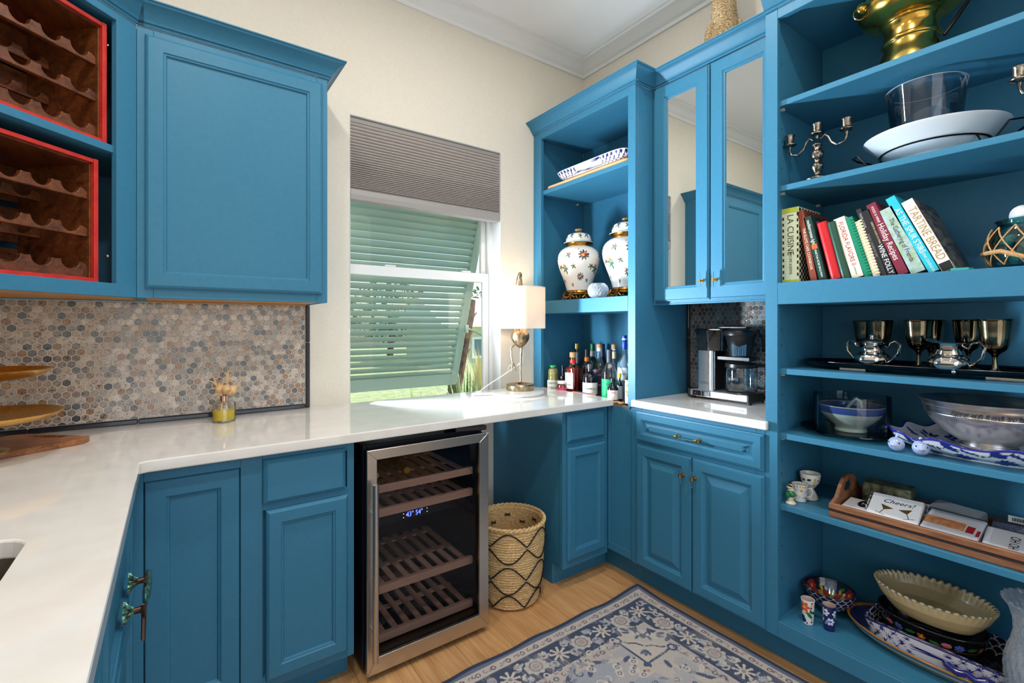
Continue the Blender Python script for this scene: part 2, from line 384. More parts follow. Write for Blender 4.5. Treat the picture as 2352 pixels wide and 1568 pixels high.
# window: frame, two sashes, panes
g = G()
for a in ((WX0, WY+.085, WZ0, WX0+.006, WY+TH, WZ1), (WX1-.028, WY+.085, WZ0, WX1, WY+TH, WZ1), (WX0+.006, WY+.085, WZ0, WX1-.028, WY+TH, WZ0+.03), (WX0+.006, WY+.085, WZ1-.03, WX1-.028, WY+TH, WZ1)): g.box(*a)
win = struct('window_1', g, mat('white vinyl', (232,234,235), .35), 'white double hung window behind a grey shade', 'window', bev=.002)
def sash(name, z0, z1, y0, y1, rw, top, bot):
    g = G(); x0, x1 = WX0+.007, WX1-.03; rl = .018
    g.box(x0, y0, z0, x0+rl, y1, z1); g.box(x1-rw, y0, z0, x1, y1, z1); g.box(x0+rl, y0, z0, x1-rw, y1, z0+bot); g.box(x0+rl, y0, z1-top, x1-rw, y1, z1)
    s = obj(name, g, MATS['white vinyl'], win, bev=.003)
    g = G(); ym = (y0+y1)/2; g.box(x0+rl-.004, ym-.002, z0+bot-.004, x1-rw+.004, ym+.002, z1-top+.004)
    obj('pane', g, thin_glass('window glass', (250,253,252), .9), s)
    return s
sash('lower_sash', WZ0+.03, 1.612, WY+.09, WY+.118, .038, .052, .05)
sash('upper_sash', 1.56, WZ1-.03, WY+.122, WY+.148, .034, .05, .045)
g = G()
for x in (.95, 1.42): g.box(x-.03, WY+.096, 1.612, x+.03, WY+.116, 1.622)
obj('sash_lock', g, MATS['white vinyl'], win, bev=.002)
g = G()
for a in ((WX0, WY-.001, WZ0, WX0+.004, WY+.09, WZ1), (WX1-.004, WY-.001, WZ0, WX1, WY+.09, WZ1), (WX0, WY-.001, WZ1-.004, WX1, WY+.09, WZ1), (WX0, WY-.001, WZ0, WX1, WY+.09, WZ0+.004)): g.box(*a)
struct('trim_2', g, REVEAL, 'white painted reveal round the window opening', 'window reveal', bev=.0015)
# pleated shade
sh = thing('window_shade', 'grey pleated cellular shade half lowered in the window', 'window shade', ((WX0+WX1)/2, WY+.03, 2.33))
SHD = mat('taupe shade fabric', (172,163,157), .8, rgb2=(166,157,151), scale=160, stretch=(.2,1,1), sheen=.2)
SHR = mat('grey shade rail', (150,145,141), .5)
sx0, sx1 = WX0+.006, WX1-.006
g = G(); g.box(sx0, WY+.012, 2.304, sx1, WY+.058, 2.33); obj('head_rail', g, SHR, sh, world=True, bev=.002)
prof = []; z = 2.304; pit = .0185; ys = WY+.017
while z > 1.985:
    prof += [(ys, z), (ys-.009, z-pit*.3), (ys-.009, z-pit*.6), (ys+.003, z-pit*.97)]; z -= pit
    pit = max(.0062, pit*.966)
prof.append((ys, 1.972)); nb = len(prof)
poly = prof+[(ys+.034, 1.972), (ys+.034, 2.304)]
g = G(); n = len(poly); v = [(sx0, a, b) for a, b in poly]+[(sx1, a, b) for a, b in poly]
g.add(v, [(i, (i+1) % n, (i+1) % n+n, i+n) for i in range(n)]); obj('pleated_fabric', g, SHD, sh, world=True, smooth=True, ang=1.2)
g = G(); g.prism([(WY+.006,1.972),(WY+.002,1.945),(WY+.004,1.92),(WY+.048,1.917),(WY+.05,1.972)], sx0, sx1, 'X'); obj('bottom_rail', g, mat('grey shade bottom rail', (160,155,152), .45), sh, world=True, bev=.0015)

# ---------------------------------------------------------------- countertops
def slab(name, pts, z0, z1, label, bev=.006, holes=None):
    g = G(); g.prism(pts, z0, z1, 'Z'); o = obj(name, g, QUARTZ, bev=bev, seg=2); return tag(o, label, 'countertop')
CT = .914; CF = 1.69
# L-shaped top with the sink cut out of its left arm, as one outline with a slit joining hole and edge hidden behind
def rrect(x0, y0, x1, y1, r, n=5):
    p = []
    for cx, cy, a in ((x1-r,y1-r,0),(x0+r,y1-r,PI/2),(x0+r,y0+r,PI),(x1-r,y0+r,1.5*PI)):
        for i in range(n+1): p.append((cx+r*math.cos(a+i*PI/2/n), cy+r*math.sin(a+i*PI/2/n)))
    return p
SK = (-.60, .62, -.212, 1.215)
bm = bmesh.new()
outer = [(-.075,CF-.011),(-.075,WYF+.05),(WXL,WYF+.05),(WXL,WY),(WX0,WY),(WX0,WY+.012),(WX1,WY+.012),(WX1,WY),(1.852,WY),(1.875,WY),(1.875,CF+.02),(1.86,CF),(.7,CF),(-.06,CF-.002)]
hole = rrect(*SK, .05)
def ring(pts, z): return [bm.verts.new((x, y, z)) for x, y in pts]
for z in (CT-.034, CT):
    a, b = ring(outer, z), ring(hole, z)
    es = [bm.edges.new((r[i], r[(i+1) % len(r)])) for r in (a, b) for i in range(len(r))]
    bmesh.ops.triangle_fill(bm, use_beauty=True, edges=es)
    if z < CT: a0, b0 = a, b
for r0, r1 in ((a0, a), (b0, b)):
    for i in range(len(r0)): bm.faces.new((r0[i], r0[(i+1) % len(r0)], r1[(i+1) % len(r1)], r1[i]))
bmesh.ops.recalc_face_normals(bm, faces=bm.faces)
me = bpy.data.meshes.new('quartz_countertop'); bm.to_mesh(me); bm.free(); me.materials.append(QUARTZ)
tag(obj('quartz_countertop', me, None, bev=.004, seg=2), 'white L-shaped quartz countertop running past the window', 'countertop')
slab('coffee_countertop', [(1.825,.895),(1.825,1.548),(1.85,1.55),(1.855,1.5385),(2.262,1.5385),(2.262,.9105),(1.85,.9105),(1.845,.895)], .898, .932, 'short white quartz countertop under the coffee maker', .005)
# sink basin
g = G(); x0, y0, x1, y1 = SK
p0 = rrect(x0-.012, y0-.012, x1+.012, y1+.012, .055); p1 = rrect(x0-.008, y0-.008, x1+.008, y1+.008, .055); p2 = rrect(x0+.01, y0+.01, x1-.01, y1-.01, .05)
n = len(p0); v = [(a,b,.8795) for a,b in p0]+[(a,b,.8795) for a,b in p1]+[(a,b,.70) for a,b in p2]
f = [(i,(i+1)%n,(i+1)%n+n,i+n) for i in range(n)]+[(i+n,(i+1)%n+n,(i+1)%n+2*n,i+2*n) for i in range(n)]+[tuple(range(2*n,3*n))]
g.add(v, f); sk = thing('sink', 'steel undermount sink in the left countertop', 'sink', ((x0+x1)/2,(y0+y1)/2,.70))
obj('basin', g, mat('sink steel', (150,142,132), .32, 1., rgb2=(120,112,104), scale=18), sk, smooth=True, ang=.6, world=True)
g = G(); g.lathe([(.04,.701),(.042,.703),(.03,.7035),(.012,.702)], 24, X=T3((x0+x1)/2,(y0+y1)/2,0)); obj('drain', g, STEEL, sk, world=True, smooth=True)
# ---------------------------------------------------------------- cabinets
SHAK = lambda fw: [(0,.009),(.004,.015),(.010,.019),(fw,.019),(fw+.003,.0155),(fw+.008,.0145),(fw+.011,.008)]
SLAB = [(0,.009),(.004,.013),(.013,.019)]
RAISE = lambda fw: [(0,.012),(.004,.013),(.007,.0135),(.009,.019),(fw,.019),(fw+.003,.015),(fw+.009,.012),(fw+.013,.006),(fw+.02,.006),(fw+.045,.016),(fw+.047,.0175)]
CROWN = [(0,0),(.006,0),(.008,.008),(.014,.010),(.016,.016),(.022,.022),(.034,.042),(.046,.052),(.054,.056),(.057,.062),(.062,.064),(.062,.068),(0,.068)]
def FY(x, y, z): return T3(x, y, z)                                   # front faces -y
def FX(y, x, z): return frame((x, y, z), (0,-1,0), (1,0,0))            # front faces -x
def FXP(y, x, z): return frame((x, y, z), (0,1,0), (-1,0,0))           # front faces +x
def front(parent, name, X, w, h, prof, m=None):
    g = G(); g.panel(w, h, prof, .019, X=X); return obj(name, g, m or BLUE, parent, world=True)
def part(parent, name, boxes, m=None, bev=.0012):
    g = G()
    for b in boxes: g.box(*b)
    return obj(name, g, m or BLUE, parent, world=True, bev=bev)
def bar_pull(parent, c, along, out, length, posts, r=.005):
    """acrylic rod on brass posts; c = point on the door face"""
    c, a, o = Vector(c), Vector(along), Vector(out)
    h = bpy.data.objects.new('handle', None)
    g = G(); g.tube([c+o*.026-a*length/2, c+o*.026+a*length/2], r, 12); rod = obj('acrylic_rod', g, ACRYL, parent, smooth=True, world=True); rod.name = 'handle'
    for s in posts:
        q = c+a*s; g = G(); g.tube([q, q+o*.003], .0085, 14); g.tube([q+o*.003, q+o*.022], .0042, 10); g.tube([q+o*.026-a*.006, q+o*.026+a*.006], r+.0022, 12)
        p = obj('post', g, BRASS, rod, smooth=True, world=False); p.matrix_parent_inverse = Matrix(); p.parent = rod
    return rod
# upper wall cabinet beside the window
c = thing('wall_cabinet', 'blue upper cabinet with one large recessed-panel door left of the window', 'cabinet', (.21, 2.19, 1.39))
part(c, 'side_panel', [(.499,2.05,1.39,.517,2.348,2.31)]); part(c, 'side_panel', [(-.10,2.05,1.39,-.082,2.348,2.31)])
part(c, 'bottom_panel', [(-.082,2.052,1.3925,.499,2.348,1.404)], MAPLE); part(c, 'top_panel', [(-.082,2.05,2.292,.499,2.348,2.31)])
part(c, 'back_panel', [(-.082,2.34,1.41,.499,2.348,2.30)]); part(c, 'hanging_rail', [(-.08,2.325,1.388,.497,2.345,1.392)], MAPLE)
part(c, 'face_frame', [(-.10,2.03,1.39,-.055,2.05,2.31),(.475,2.03,1.39,.517,2.05,2.31),(-.055,2.03,1.39,.475,2.05,1.43),(-.055,2.03,2.27,.475,2.05,2.31)])
front(c, 'door', FY(-.078, 2.03, 1.424), .573, .858, SHAK(.05))
g = G(); sweep(g, [(-.10,2.03,2.31),(.517,2.03,2.31),(.517,2.348,2.31)], CROWN); obj('crown', g, BLUE, c, world=True, smooth=True, ang=.5)
g = G()
for x in (-.03, .12, .42): g.tube([(x,2.335,1.391),(x,2.335,1.394)], .006, 8)
stuff(obj('screw', g, SCREW, c, world=True))
# diagonal corner cabinet holding the wine crates
A = Vector((-.10, 2.03, 0)); U = Vector((-1,-1,0)).normalized(); N = Vector((1,-1,0)).normalized(); DL = .53
def DG(u, d, z): return A+U*u-N*d+Vector((0,0,z))
DX = frame(DG(0,0,0), U, -N)       # local x along the face to the left, y into the cabinet, z up (mirrored handedness corrected)
DX = Matrix(((U.x,-N.x,0,A.x),(U.y,-N.y,0,A.y),(0,0,1,0),(0,0,0,1)))
def dbox(g, u0, d0, z0, u1, d1, z1): return g.box(u0, d0, z0, u1, d1, z1, X=DX)
c = thing('corner_cabinet', 'blue open diagonal corner cabinet above the tiled backsplash', 'cabinet', tuple(DG(.26,.2,1.39)))
def dpart(name, bxs, m=None):
    g = G()
    for b in bxs: dbox(g, *b)
    return obj(name, g, m or BLUE, c, world=True, bev=.001)
dpart('stile', [(0,0,1.39,.068,.02,2.31)]); dpart('stile', [(DL-.068,0,1.39,DL,.02,2.31)])
dpart('bottom_rail', [(.068,0,1.39,DL-.068,.02,1.432)]); dpart('top_rail', [(.068,0,2.28,DL-.068,.02,2.31)])
pts = [(A.x,A.y),(A.x,2.345),(WXL+.002,2.345),(WXL+.002,A.y-DL*.7071),(A.x-DL*.7071,A.y-DL*.7071)]
ins = lambda d: [(x-N.x*d*0, y) for x, y in pts]
def slabz(name, z0, z1, back, m):
    q = [DG(.012,back,0), (A.x-.012,2.33,0), (WXL+.02,2.33,0), (WXL+.02,A.y-DL*.7071+.012,0), DG(DL-.012,back,0)]
    g = G(); g.prism([(p[0],p[1]) for p in q], z0, z1); obj(name, g, m, c, world=True, bev=.001)
slabz('bottom_panel', 1.3925, 1.432, .02, MAPLE); slabz('shelf', 1.853, 1.877, .012, BLUE); slabz('top_panel', 2.285, 2.31, .02, BLUE)
part(c, 'side_panel', [(A.x-.012,2.06,1.39,A.x,2.345,2.31)]); part(c, 'side_panel', [(WXL+.002,A.y-DL*.7071,1.39,A.x-DL*.7071-.03,A.y-DL*.7071+.012,2.31)])
part(c, 'back_panel', [(WXL+.002,2.33,1.39,A.x-.012,2.345,2.31)]); part(c, 'back_panel', [(WXL+.002,1.68,1.39,WXL+.018,2.33,2.31)])
g = G(); p0 = DG(DL,0,2.31); sweep(g, [(p0.x,p0.y,2.31),(A.x,A.y,2.31),(A.x+.02,A.y,2.31)], CROWN); obj('crown', g, BLUE, c, world=True, smooth=True, ang=.5)
g = G()
for z in (2.2, 1.52): g.ell(DG(.072,.03,z), (.005,.005,.005), 8, 6)
stuff(obj('shelf_pin', g, STEEL, c, world=True, smooth=True))
# base cabinet left of the wine fridge
c = thing('base_cabinet', 'blue base cabinet with drawer left of the wine fridge', 'cabinet', (.22, 2.03, 0))
part(c, 'carcass', [(-.05,1.756,.102,.535,2.348,.879)]); part(c, 'toe_kick', [(-.05,1.81,0,.525,1.825,.102)])
part(c, 'side_panel', [(.525,1.811,0,.5345,2.3,.102)])
part(c, 'face_frame', [(-.105,1.734,.102,-.07,1.756,.879),(.175,1.734,.102,.238,1.756,.879),(.51,1.734,.102,.535,1.756,.879),(-.07,1.734,.842,.175,1.756,.879),(-.07,1.734,.102,.175,1.756,.125),(.238,1.734,.845,.51,1.756,.879),(.238,1.734,.69,.51,1.756,.715),(.238,1.734,.102,.51,1.756,.14)])
front(c, 'drawer', FY(.238,1.734,.712), .264, .146, SLAB)
front(c, 'door', FY(.246,1.734,.132), .264, .559, SHAK(.044))
front(c, 'corner_door', FY(-.068,1.752,.127), .241, .713, [(0,.012),(.003,.016),(.05,.016),(.055,.011),(.058,.010),(.061,.004)])
# sink cabinet under the left arm
c = thing('sink_cabinet', 'blue base cabinet under the sink counter with a fish-shaped pull', 'cabinet', (-.45, .6, 0))
part(c, 'carcass', [(WXL+.004,WYF+.06,.102,-.125,1.733,.66)]); part(c, 'toe_kick', [(-.20,WYF+.06,0,-.18,1.80,.102)])
part(c, 'face_frame', [(-.125,WYF+.06,.102,-.105,1.733,.14),(-.125,WYF+.06,.84,-.105,1.733,.879),(-.125,1.60,.14,-.105,1.733,.84),(-.125,.95,.14,-.105,1.0,.84),(-.125,WYF+.06,.14,-.105,WYF+.12,.84),(-.125,1.0,.6,-.105,1.6,.63)])
dw = front(c, 'drawer', FXP(1.0, -.105, .622), .60, .224, SHAK(.035));
VERD = mat('verdigris bronze', (70,60,56), .35, .8, rgb2=(110,180,160), scale=120, bump=.8); BRZ = mat('dark bronze', (92,70,58), .35, .9)
g = G(); g.ell((-.050,1.385,.69), (.007,.088,.024), 20, 16); g.ell((-.046,1.395,.692), (.006,.07,.018), 18, 12); fp = obj('fish_pull', g, VERD, dw, smooth=True)
g = G(); g.prism([(1.31,.69),(1.285,.697),(1.225,.728),(1.245,.69),(1.222,.652),(1.285,.683)], -.054, -.046, 'X'); obj('tail', g, BRZ, fp, bev=.002)
g = G(); g.prism([(1.40,.712),(1.37,.73),(1.34,.722),(1.345,.708)], -.053, -.048, 'X'); obj('fin', g, BRZ, fp, bev=.001)
for y in (1.43,1.285):
    g = G(); g.tube([(-.083,y,.69),(-.07,y,.69),(-.054,y,.69)], [.0075,.0065,.0075], 12); obj('post', g, BRZ, fp, smooth=True)
    g = G(); g.lathe([(.002,0),(.021,0),(.02,.004),(.012,.010),(.007,.018)], 28, X=frame((-.086,y,.69),(0,1,0),(0,0,1)), fn=lambda p, a, i: (p[0]*(1+.12*math.cos(14*a)), p[1]*(1+.12*math.cos(14*a)), p[2])); obj('fan_base', g, VERD, fp, smooth=True)
front(c, 'door', FXP(1.0, -.105, .13), .60, .482, SHAK(.05))
front(c, 'door', FXP(-.2, -.105, .13), 1.15, .715, SHAK(.05))
# base cabinet right of the knee space
c = thing('base_cabinet', 'narrow blue base cabinet with drawer and door right of the woven basket', 'cabinet', (1.70, 2.04, 0))
part(c, 'side_panel', [(1.546,1.756,.102,1.560,2.348,.879),(1.546,1.812,0,1.560,2.348,.102)])
part(c, 'carcass', [(1.560,1.76,.102,1.856,2.348,.879)]); part(c, 'toe_kick', [(1.560,1.812,0,1.93,1.826,.102)])
part(c, 'face_frame', [(1.546,1.734,.102,1.578,1.76,.879),(1.815,1.734,.102,1.8595,1.76,.879),(1.578,1.734,.845,1.815,1.76,.879),(1.578,1.734,.69,1.815,1.76,.728),(1.578,1.734,.102,1.815,1.76,.15)])
front(c, 'drawer', FY(1.566,1.734,.722), .26, .139, SLAB); front(c, 'door', FY(1.569,1.734,.142), .26, .553, SHAK(.044))
# corner base under the bar hutch
c = thing('corner_base_cabinet', 'blue corner base with a plain inset panel under the bar hutch', 'cabinet', (2.07, 1.95, 0))
part(c, 'carcass', [(1.88,1.58,.125,2.28,2.348,.87)]); part(c, 'inset_panel', [(1.862,1.575,.15,1.88,1.733,.876)]); part(c, 'panel_frame', [(1.86,1.561,.125,1.88,1.578,.885),(1.86,1.578,.125,1.8795,1.733,.165),(1.8605,1.720,.165,1.8795,1.733,.876)])
part(c, 'toe_kick', [(1.935,1.561,0,1.95,1.83,.125)])
part(c, 'bar_floor', [(1.862,1.585,.876,2.28,2.348,.888)], mat('speckled granite', (40,40,44), .3, rgb2=(150,140,130), scale=260))
# coffee base cabinet
c = thing('base_cabinet', 'blue base cabinet with raised-panel doors under the coffee counter', 'cabinet', (2.06, 1.23, 0))
part(c, 'carcass', [(1.87,.912,.125,2.28,1.56,.897)]); part(c, 'toe_kick', [(1.935,.912,0,1.95,1.5605,.125)])
part(c, 'face_frame', [(1.85,.912,.125,1.87,.945,.897),(1.85,1.5,.125,1.87,1.5605,.897),(1.85,.945,.125,1.87,1.5,.15),(1.85,.945,.715,1.87,1.5,.745),(1.85,.945,.872,1.87,1.5,.897)])
d = front(c, 'drawer', FX(1.526, 1.85, .738), .614, .14, RAISE(.034))
bar_pull(d, (1.831,1.23,.806), (0,1,0), (-1,0,0), .125, (-.05,.05))
d = front(c, 'door', FX(1.522, 1.85, .135), .30, .584, RAISE(.045)); bar_pull(d, (1.831,1.258,.637), (0,0,1), (-1,0,0), .07, (0,))
d = front(c, 'door', FX(1.217, 1.85, .135), .308, .584, RAISE(.045)); bar_pull(d, (1.831,1.20,.637), (0,0,1), (-1,0,0), .07, (0,))
# bar hutch
c = thing('bar_hutch', 'tall blue open hutch with two shelves in the corner by the window', 'hutch', (2.06, 1.94, .89))
part(c, 'left_stile', [(1.85,2.275,.915,1.872,2.348,2.49)]); part(c, 'right_stile', [(1.85,1.54,.89,1.872,1.587,2.49)])
part(c, 'top_rail', [(1.85,1.587,2.45,1.872,2.275,2.49)]); part(c, 'side_panel', [(1.872,1.54,.889,2.28,1.558,2.49)]); part(c, 'side_panel', [(1.872,2.326,.915,2.26,2.348,2.49)])
part(c, 'back_panel', [(2.262,1.558,.889,2.28,2.326,2.49)]); part(c, 'top_panel', [(1.872,1.558,2.46,2.262,2.326,2.48)])
part(c, 'upper_shelf', [(1.866,1.559,2.108,2.262,2.325,2.131)]); part(c, 'lower_shelf', [(1.85,1.587,1.369,2.262,2.275,1.446)])
g = G(); sweep(g, [(1.85,2.348,2.49),(1.85,1.54,2.49),(2.0,1.54,2.49)], CROWN); obj('crown', g, BLUE, c, world=True, smooth=True, ang=.5)
g = G()
for z in (1.55,1.62,1.69,1.78,1.95,2.02,2.2,1.18,1.25): g.tube([(1.90,2.3255,z),(1.90,2.3268,z)], .003, 8); g.tube([(2.2,2.3255,z),(2.2,2.3268,z)], .003, 8)
stuff(obj('pin_hole', g, mat('dark hole', (10,12,14), .9), c, world=True))
g = G()
for x in (1.89, 2.2): g.box(x-.006, 2.312, 2.099, x+.006, 2.325, 2.1078)
stuff(obj('shelf_clip', g, mat('clear clip', (190,200,205), .2), c, world=True))
# mirrored wall cabinet
c = thing('mirrored_cabinet', 'blue upper cabinet with two mirrored doors above the coffee maker', 'cabinet', (2.13, 1.22, 1.41))
part(c, 'carcass', [(2.005,.912,1.425,2.28,1.538,2.49)]); part(c, 'face_frame', [(1.987,.912,1.405,2.005,1.538,1.44),(1.987,.912,2.45,2.005,1.538,2.49),(1.987,.912,1.44,2.005,.94,2.45),(1.987,1.51,1.44,2.005,1.538,2.45)])
part(c, 'light_rail', [(1.985,.912,1.398,2.0,1.538,1.405)])
def mdoor(y1, w, hy):
    z0, h, fw = 1.416, 1.064, .058
    g = G(); X = FX(y1, 1.987, z0)
    o = [(0,.0),(0,.012),(.004,.013),(.007,.019),(fw,.019),(fw+.003,.014),(fw+.010,.012),(fw+.013,.005)]
    v = []; f = []
    for ins, hh in o: v += [(ins,-hh,ins),(w-ins,-hh,ins),(w-ins,-hh,h-ins),(ins,-hh,h-ins)]
    for k in range(len(o)-1):
        for j in range(4): f.append((k*4+j,k*4+(j+1)%4,k*4+4+(j+1)%4,k*4+4+j))
    g.add(v, f, X=X); d = obj('door', g, BLUE, c, world=True)
    g = G(); q = fw+.012; g.box(q, -.006, q, w-q, -.002, h-q, X=X); obj('mirror_pane', g, MIRROR, d, world=False)
    bar_pull(d, (1.968, hy, 1.50), (0,0,1), (-1,0,0), .07, (0,))
mdoor(1.521, .299, 1.252); mdoor(1.215, .299, 1.186)
g = G(); sweep(g, [(1.987,1.545,2.49),(1.987,.912,2.49)], CROWN); obj('crown', g, BLUE, c, world=True, smooth=True, ang=.5)
# tall bookcase
c = thing('bookcase', 'tall blue open bookcase filling the right side of the wall', 'bookcase', (2.06, .25, 0))
YR = -.40
part(c, 'left_stile', [(1.85,.866,.125,1.872,.911,2.49)]); part(c, 'right_stile', [(1.85,YR,.125,1.872,YR+.045,2.49)])
part(c, 'top_rail', [(1.85,YR+.045,2.452,1.872,.866,2.49)]); part(c, 'bottom_rail', [(1.85,YR+.045,.125,1.872,.866,.184)])
part(c, 'side_panel', [(1.872,.874,.125,2.28,.911,2.49)]); part(c, 'side_panel', [(1.872,YR,.125,2.28,YR+.036,2.49)])
part(c, 'back_panel', [(2.262,YR+.036,.125,2.28,.874,2.49)]); part(c, 'top_panel', [(1.872,YR+.036,2.47,2.262,.874,2.49)])
part(c, 'bottom_panel', [(1.872,YR+.036,.165,2.262,.874,.1835)]); part(c, 'toe_kick', [(1.935,YR,0,1.95,.912,.125)])
SHZ = [2.146, 1.825, 1.134, .890, .622]
for z in SHZ: part(c, 'shelf', [(1.869,YR+.037,z-.021,2.262,.8735,z)])
part(c, 'thick_shelf', [(1.85,YR+.045,1.376,2.262,.866,1.457)])
g = G(); sweep(g, [(1.85,.911,2.49),(1.85,YR,2.49)], CROWN); obj('crown', g, BLUE, c, world=True, smooth=True, ang=.5)
g = G()
for z in (2.0,2.05,2.3,1.9,1.70,1.62,1.28,1.22,1.03,.98,.78,.73,.52,.45,.33): g.tube([(1.9,.8735,z),(1.9,.8745,z)], .0028, 8)
stuff(obj('pin_hole', g, MATS['dark hole'], c, world=True))
g = G()
for z in SHZ: g.box(1.89, .862, z-.03, 1.902, .8738, z-.0212); g.box(2.2, .862, z-.03, 2.212, .8738, z-.0212)
stuff(obj('shelf_clip', g, MATS['clear clip'], c, world=True))

# ---------------------------------------------------------------- hexagon tile backsplashes
def clip(poly, lo, hi):
    for ax, lim, sg in ((0,lo[0],1),(0,hi[0],-1),(1,lo[1],1),(1,hi[1],-1)):
        out = []
        for i in range(len(poly)):
            p, q = poly[i], poly[(i+1) % len(poly)]; dp, dq = sg*(p[ax]-lim), sg*(q[ax]-lim)
            if dp >= 0: out.append(p)
            if dp*dq < 0: t = dp/(dp-dq); out.append((p[0]+(q[0]-p[0])*t, p[1]+(q[1]-p[1])*t))
        poly = out
        if len(poly) < 3: return []
    return poly
def hexfield(parent, lo, hi, X, score, off=(0,0)):
    pit = .0256; r = pit/math.sqrt(3)-.0016; items = []
    j = 0; z = lo[1]-pit+off[1]
    while z < hi[1]+pit:
        a = lo[0]-pit+(pit/2 if j % 2 else 0)+off[0]
        while a < hi[0]+pit:
            p = clip([(a+r*math.cos(PI/6+k*PI/3), z+r*math.sin(PI/6+k*PI/3)) for k in range(6)], lo, hi)
            if p:
                A = abs(sum(p[i][0]*p[(i+1)%len(p)][1]-p[(i+1)%len(p)][0]*p[i][1] for i in range(len(p))))/2
                if A > 2e-5: items.append((a, z, p, A))
            a += pit
        z += pit*math.sqrt(3)/2; j += 1
    full = 1.5*math.sqrt(3)*r*r*.995
    items.sort(key=lambda q: -score(X @ Vector((q[0], 0, q[1])))*q[3])
    def geo(p, cx, cz):
        g = G(); n = len(p); m = (sum(q[0] for q in p)/n, sum(q[1] for q in p)/n)
        v = [(q[0]-cx, 0, q[1]-cz) for q in p]+[(q[0]-cx, -.0012, q[1]-cz) for q in p]+[(m[0]+(q[0]-m[0])*.93-cx, -.0018, m[1]+(q[1]-m[1])*.93-cz) for q in p]
        f = [(i,(i+1)%n,(i+1)%n+n,i+n) for i in range(n)]+[(i+n,(i+1)%n+n,(i+1)%n+2*n,i+2*n) for i in range(n)]+[tuple(range(2*n,3*n))]
        return g.add(v, f)
    hexm = None; rest = G()
    for i, (a, z, p, A) in enumerate(items):
        if i < 300:
            if A > full:
                hexm = hexm or mesh('tile', geo(p, a, z), SH_P)
                o = obj('tile', hexm, None, parent)
            else: o = obj('tile', geo(p, a, z), SH_P, parent)
            M = X @ T3(a, 0, z); o.parent = parent; o.matrix_parent_inverse = parent_inv(parent); o.matrix_basis = M
        else:
            q = geo(p, 0, 0); rest.add(q.v, q.f, X=X)
    if rest.v: stuff(obj('tile_field', rest, SH_S, parent, world=True))
def parent_inv(p): return (Matrix.Translation(p.location) @ p.rotation_euler.to_matrix().to_4x4()).inverted()
def camscore(p):
    q = p-cam.location; d = q.x*math.sin(YAW)+q.y*math.cos(YAW); r = (q.x*math.cos(YAW)-q.y*math.sin(YAW))/max(d,.1)
    return (1/max(d,.1)**2)*(1 if abs(r) < 1.09 and d > .1 else .01)
bs = thing('tile_backsplash', 'shell hexagon mosaic backsplash under the upper cabinets left of the window', 'backsplash', (-.1, WY, .95))
part(bs, 'grout_bed', [(WXL+.002,WY-.004,.934,.497,WY-.0005,1.386)], GROUT, 0)
hexfield(bs, (WXL+.004,.9355), (.496,1.385), T3(0, WY-.004, 0), camscore)
for i in range(5):
    x1 = .4985-i*.305; x0 = max(WXL+.003, x1-.303)
    if x1 > x0: part(bs, 'pencil_tile', [(x0,WY-.012,.9148,x1,WY-.0005,.933)], NAVY, .003)
for z0, z1 in ((.9148,1.217),(1.2195,1.389)): part(bs, 'pencil_tile', [(.5,WY-.012,z0,.518,WY-.0005,z1)], NAVY, .003)
bs = thing('tile_backsplash', 'dark shell hexagon mosaic backsplash behind the coffee maker', 'backsplash', (2.28, 1.2, .95))
part(bs, 'grout_bed', [(2.278,.9125,.934,2.2825,1.52,1.424)], mat('grey grout', (150,152,150), .8), 0)
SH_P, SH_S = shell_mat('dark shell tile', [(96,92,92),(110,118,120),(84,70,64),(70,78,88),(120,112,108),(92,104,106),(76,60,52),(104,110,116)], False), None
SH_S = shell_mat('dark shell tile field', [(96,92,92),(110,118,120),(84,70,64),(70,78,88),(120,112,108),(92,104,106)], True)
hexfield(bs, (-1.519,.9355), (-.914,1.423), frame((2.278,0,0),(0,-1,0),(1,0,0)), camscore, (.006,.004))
part(bs, 'pencil_tile', [(2.262,1.5205,.934,2.28,1.536,1.23)], NAVY, .003); part(bs, 'pencil_tile', [(2.262,1.5205,1.233,2.28,1.536,1.424)], NAVY, .003)
# ---------------------------------------------------------------- wine fridge
fr = thing('wine_fridge', 'black wine fridge with steel-framed glass door under the counter', 'wine fridge', (.83, 2.0, 0))
part(fr, 'cabinet_shell', [(.570,1.745,.022,.585,2.28,.852),(1.073,1.745,.022,1.088,2.28,.852),(.585,1.745,.022,1.073,2.28,.05),(.585,1.745,.83,1.073,2.28,.852),(.585,2.262,.05,1.073,2.28,.83)], mat('black fridge enamel', (17,20,34), .38), .002)
for x, y in ((.60,1.80),(1.05,1.80),(.60,2.22),(1.05,2.22)):
    g = G(); g.lathe([(.016,0),(.018,.004),(.012,.008),(.012,.022)], 14, X=T3(x,y,0)); obj('foot', g, BLACKP, fr, smooth=True, world=True)
D0, D1, DZ0, DZ1, DY0, DY1 = .568, 1.088, .026, .843, 1.69, 1.738
dr = part(fr, 'door', [(D0+.006,DY0+.012,DZ0+.006,D0+.034,DY1,DZ1-.006),(D1-.034,DY0+.012,DZ0+.006,D1-.006,DY1,DZ1-.006),(D0+.034,DY0+.012,DZ0+.006,D1-.034,DY1,DZ0+.05),(D0+.034,DY0+.012,DZ1-.034,D1-.034,DY1,DZ1-.006)], BLACKP, .001)
i0, i1, j0, j1 = D0+.037, D1-.045, DZ0+.058, DZ1-.037
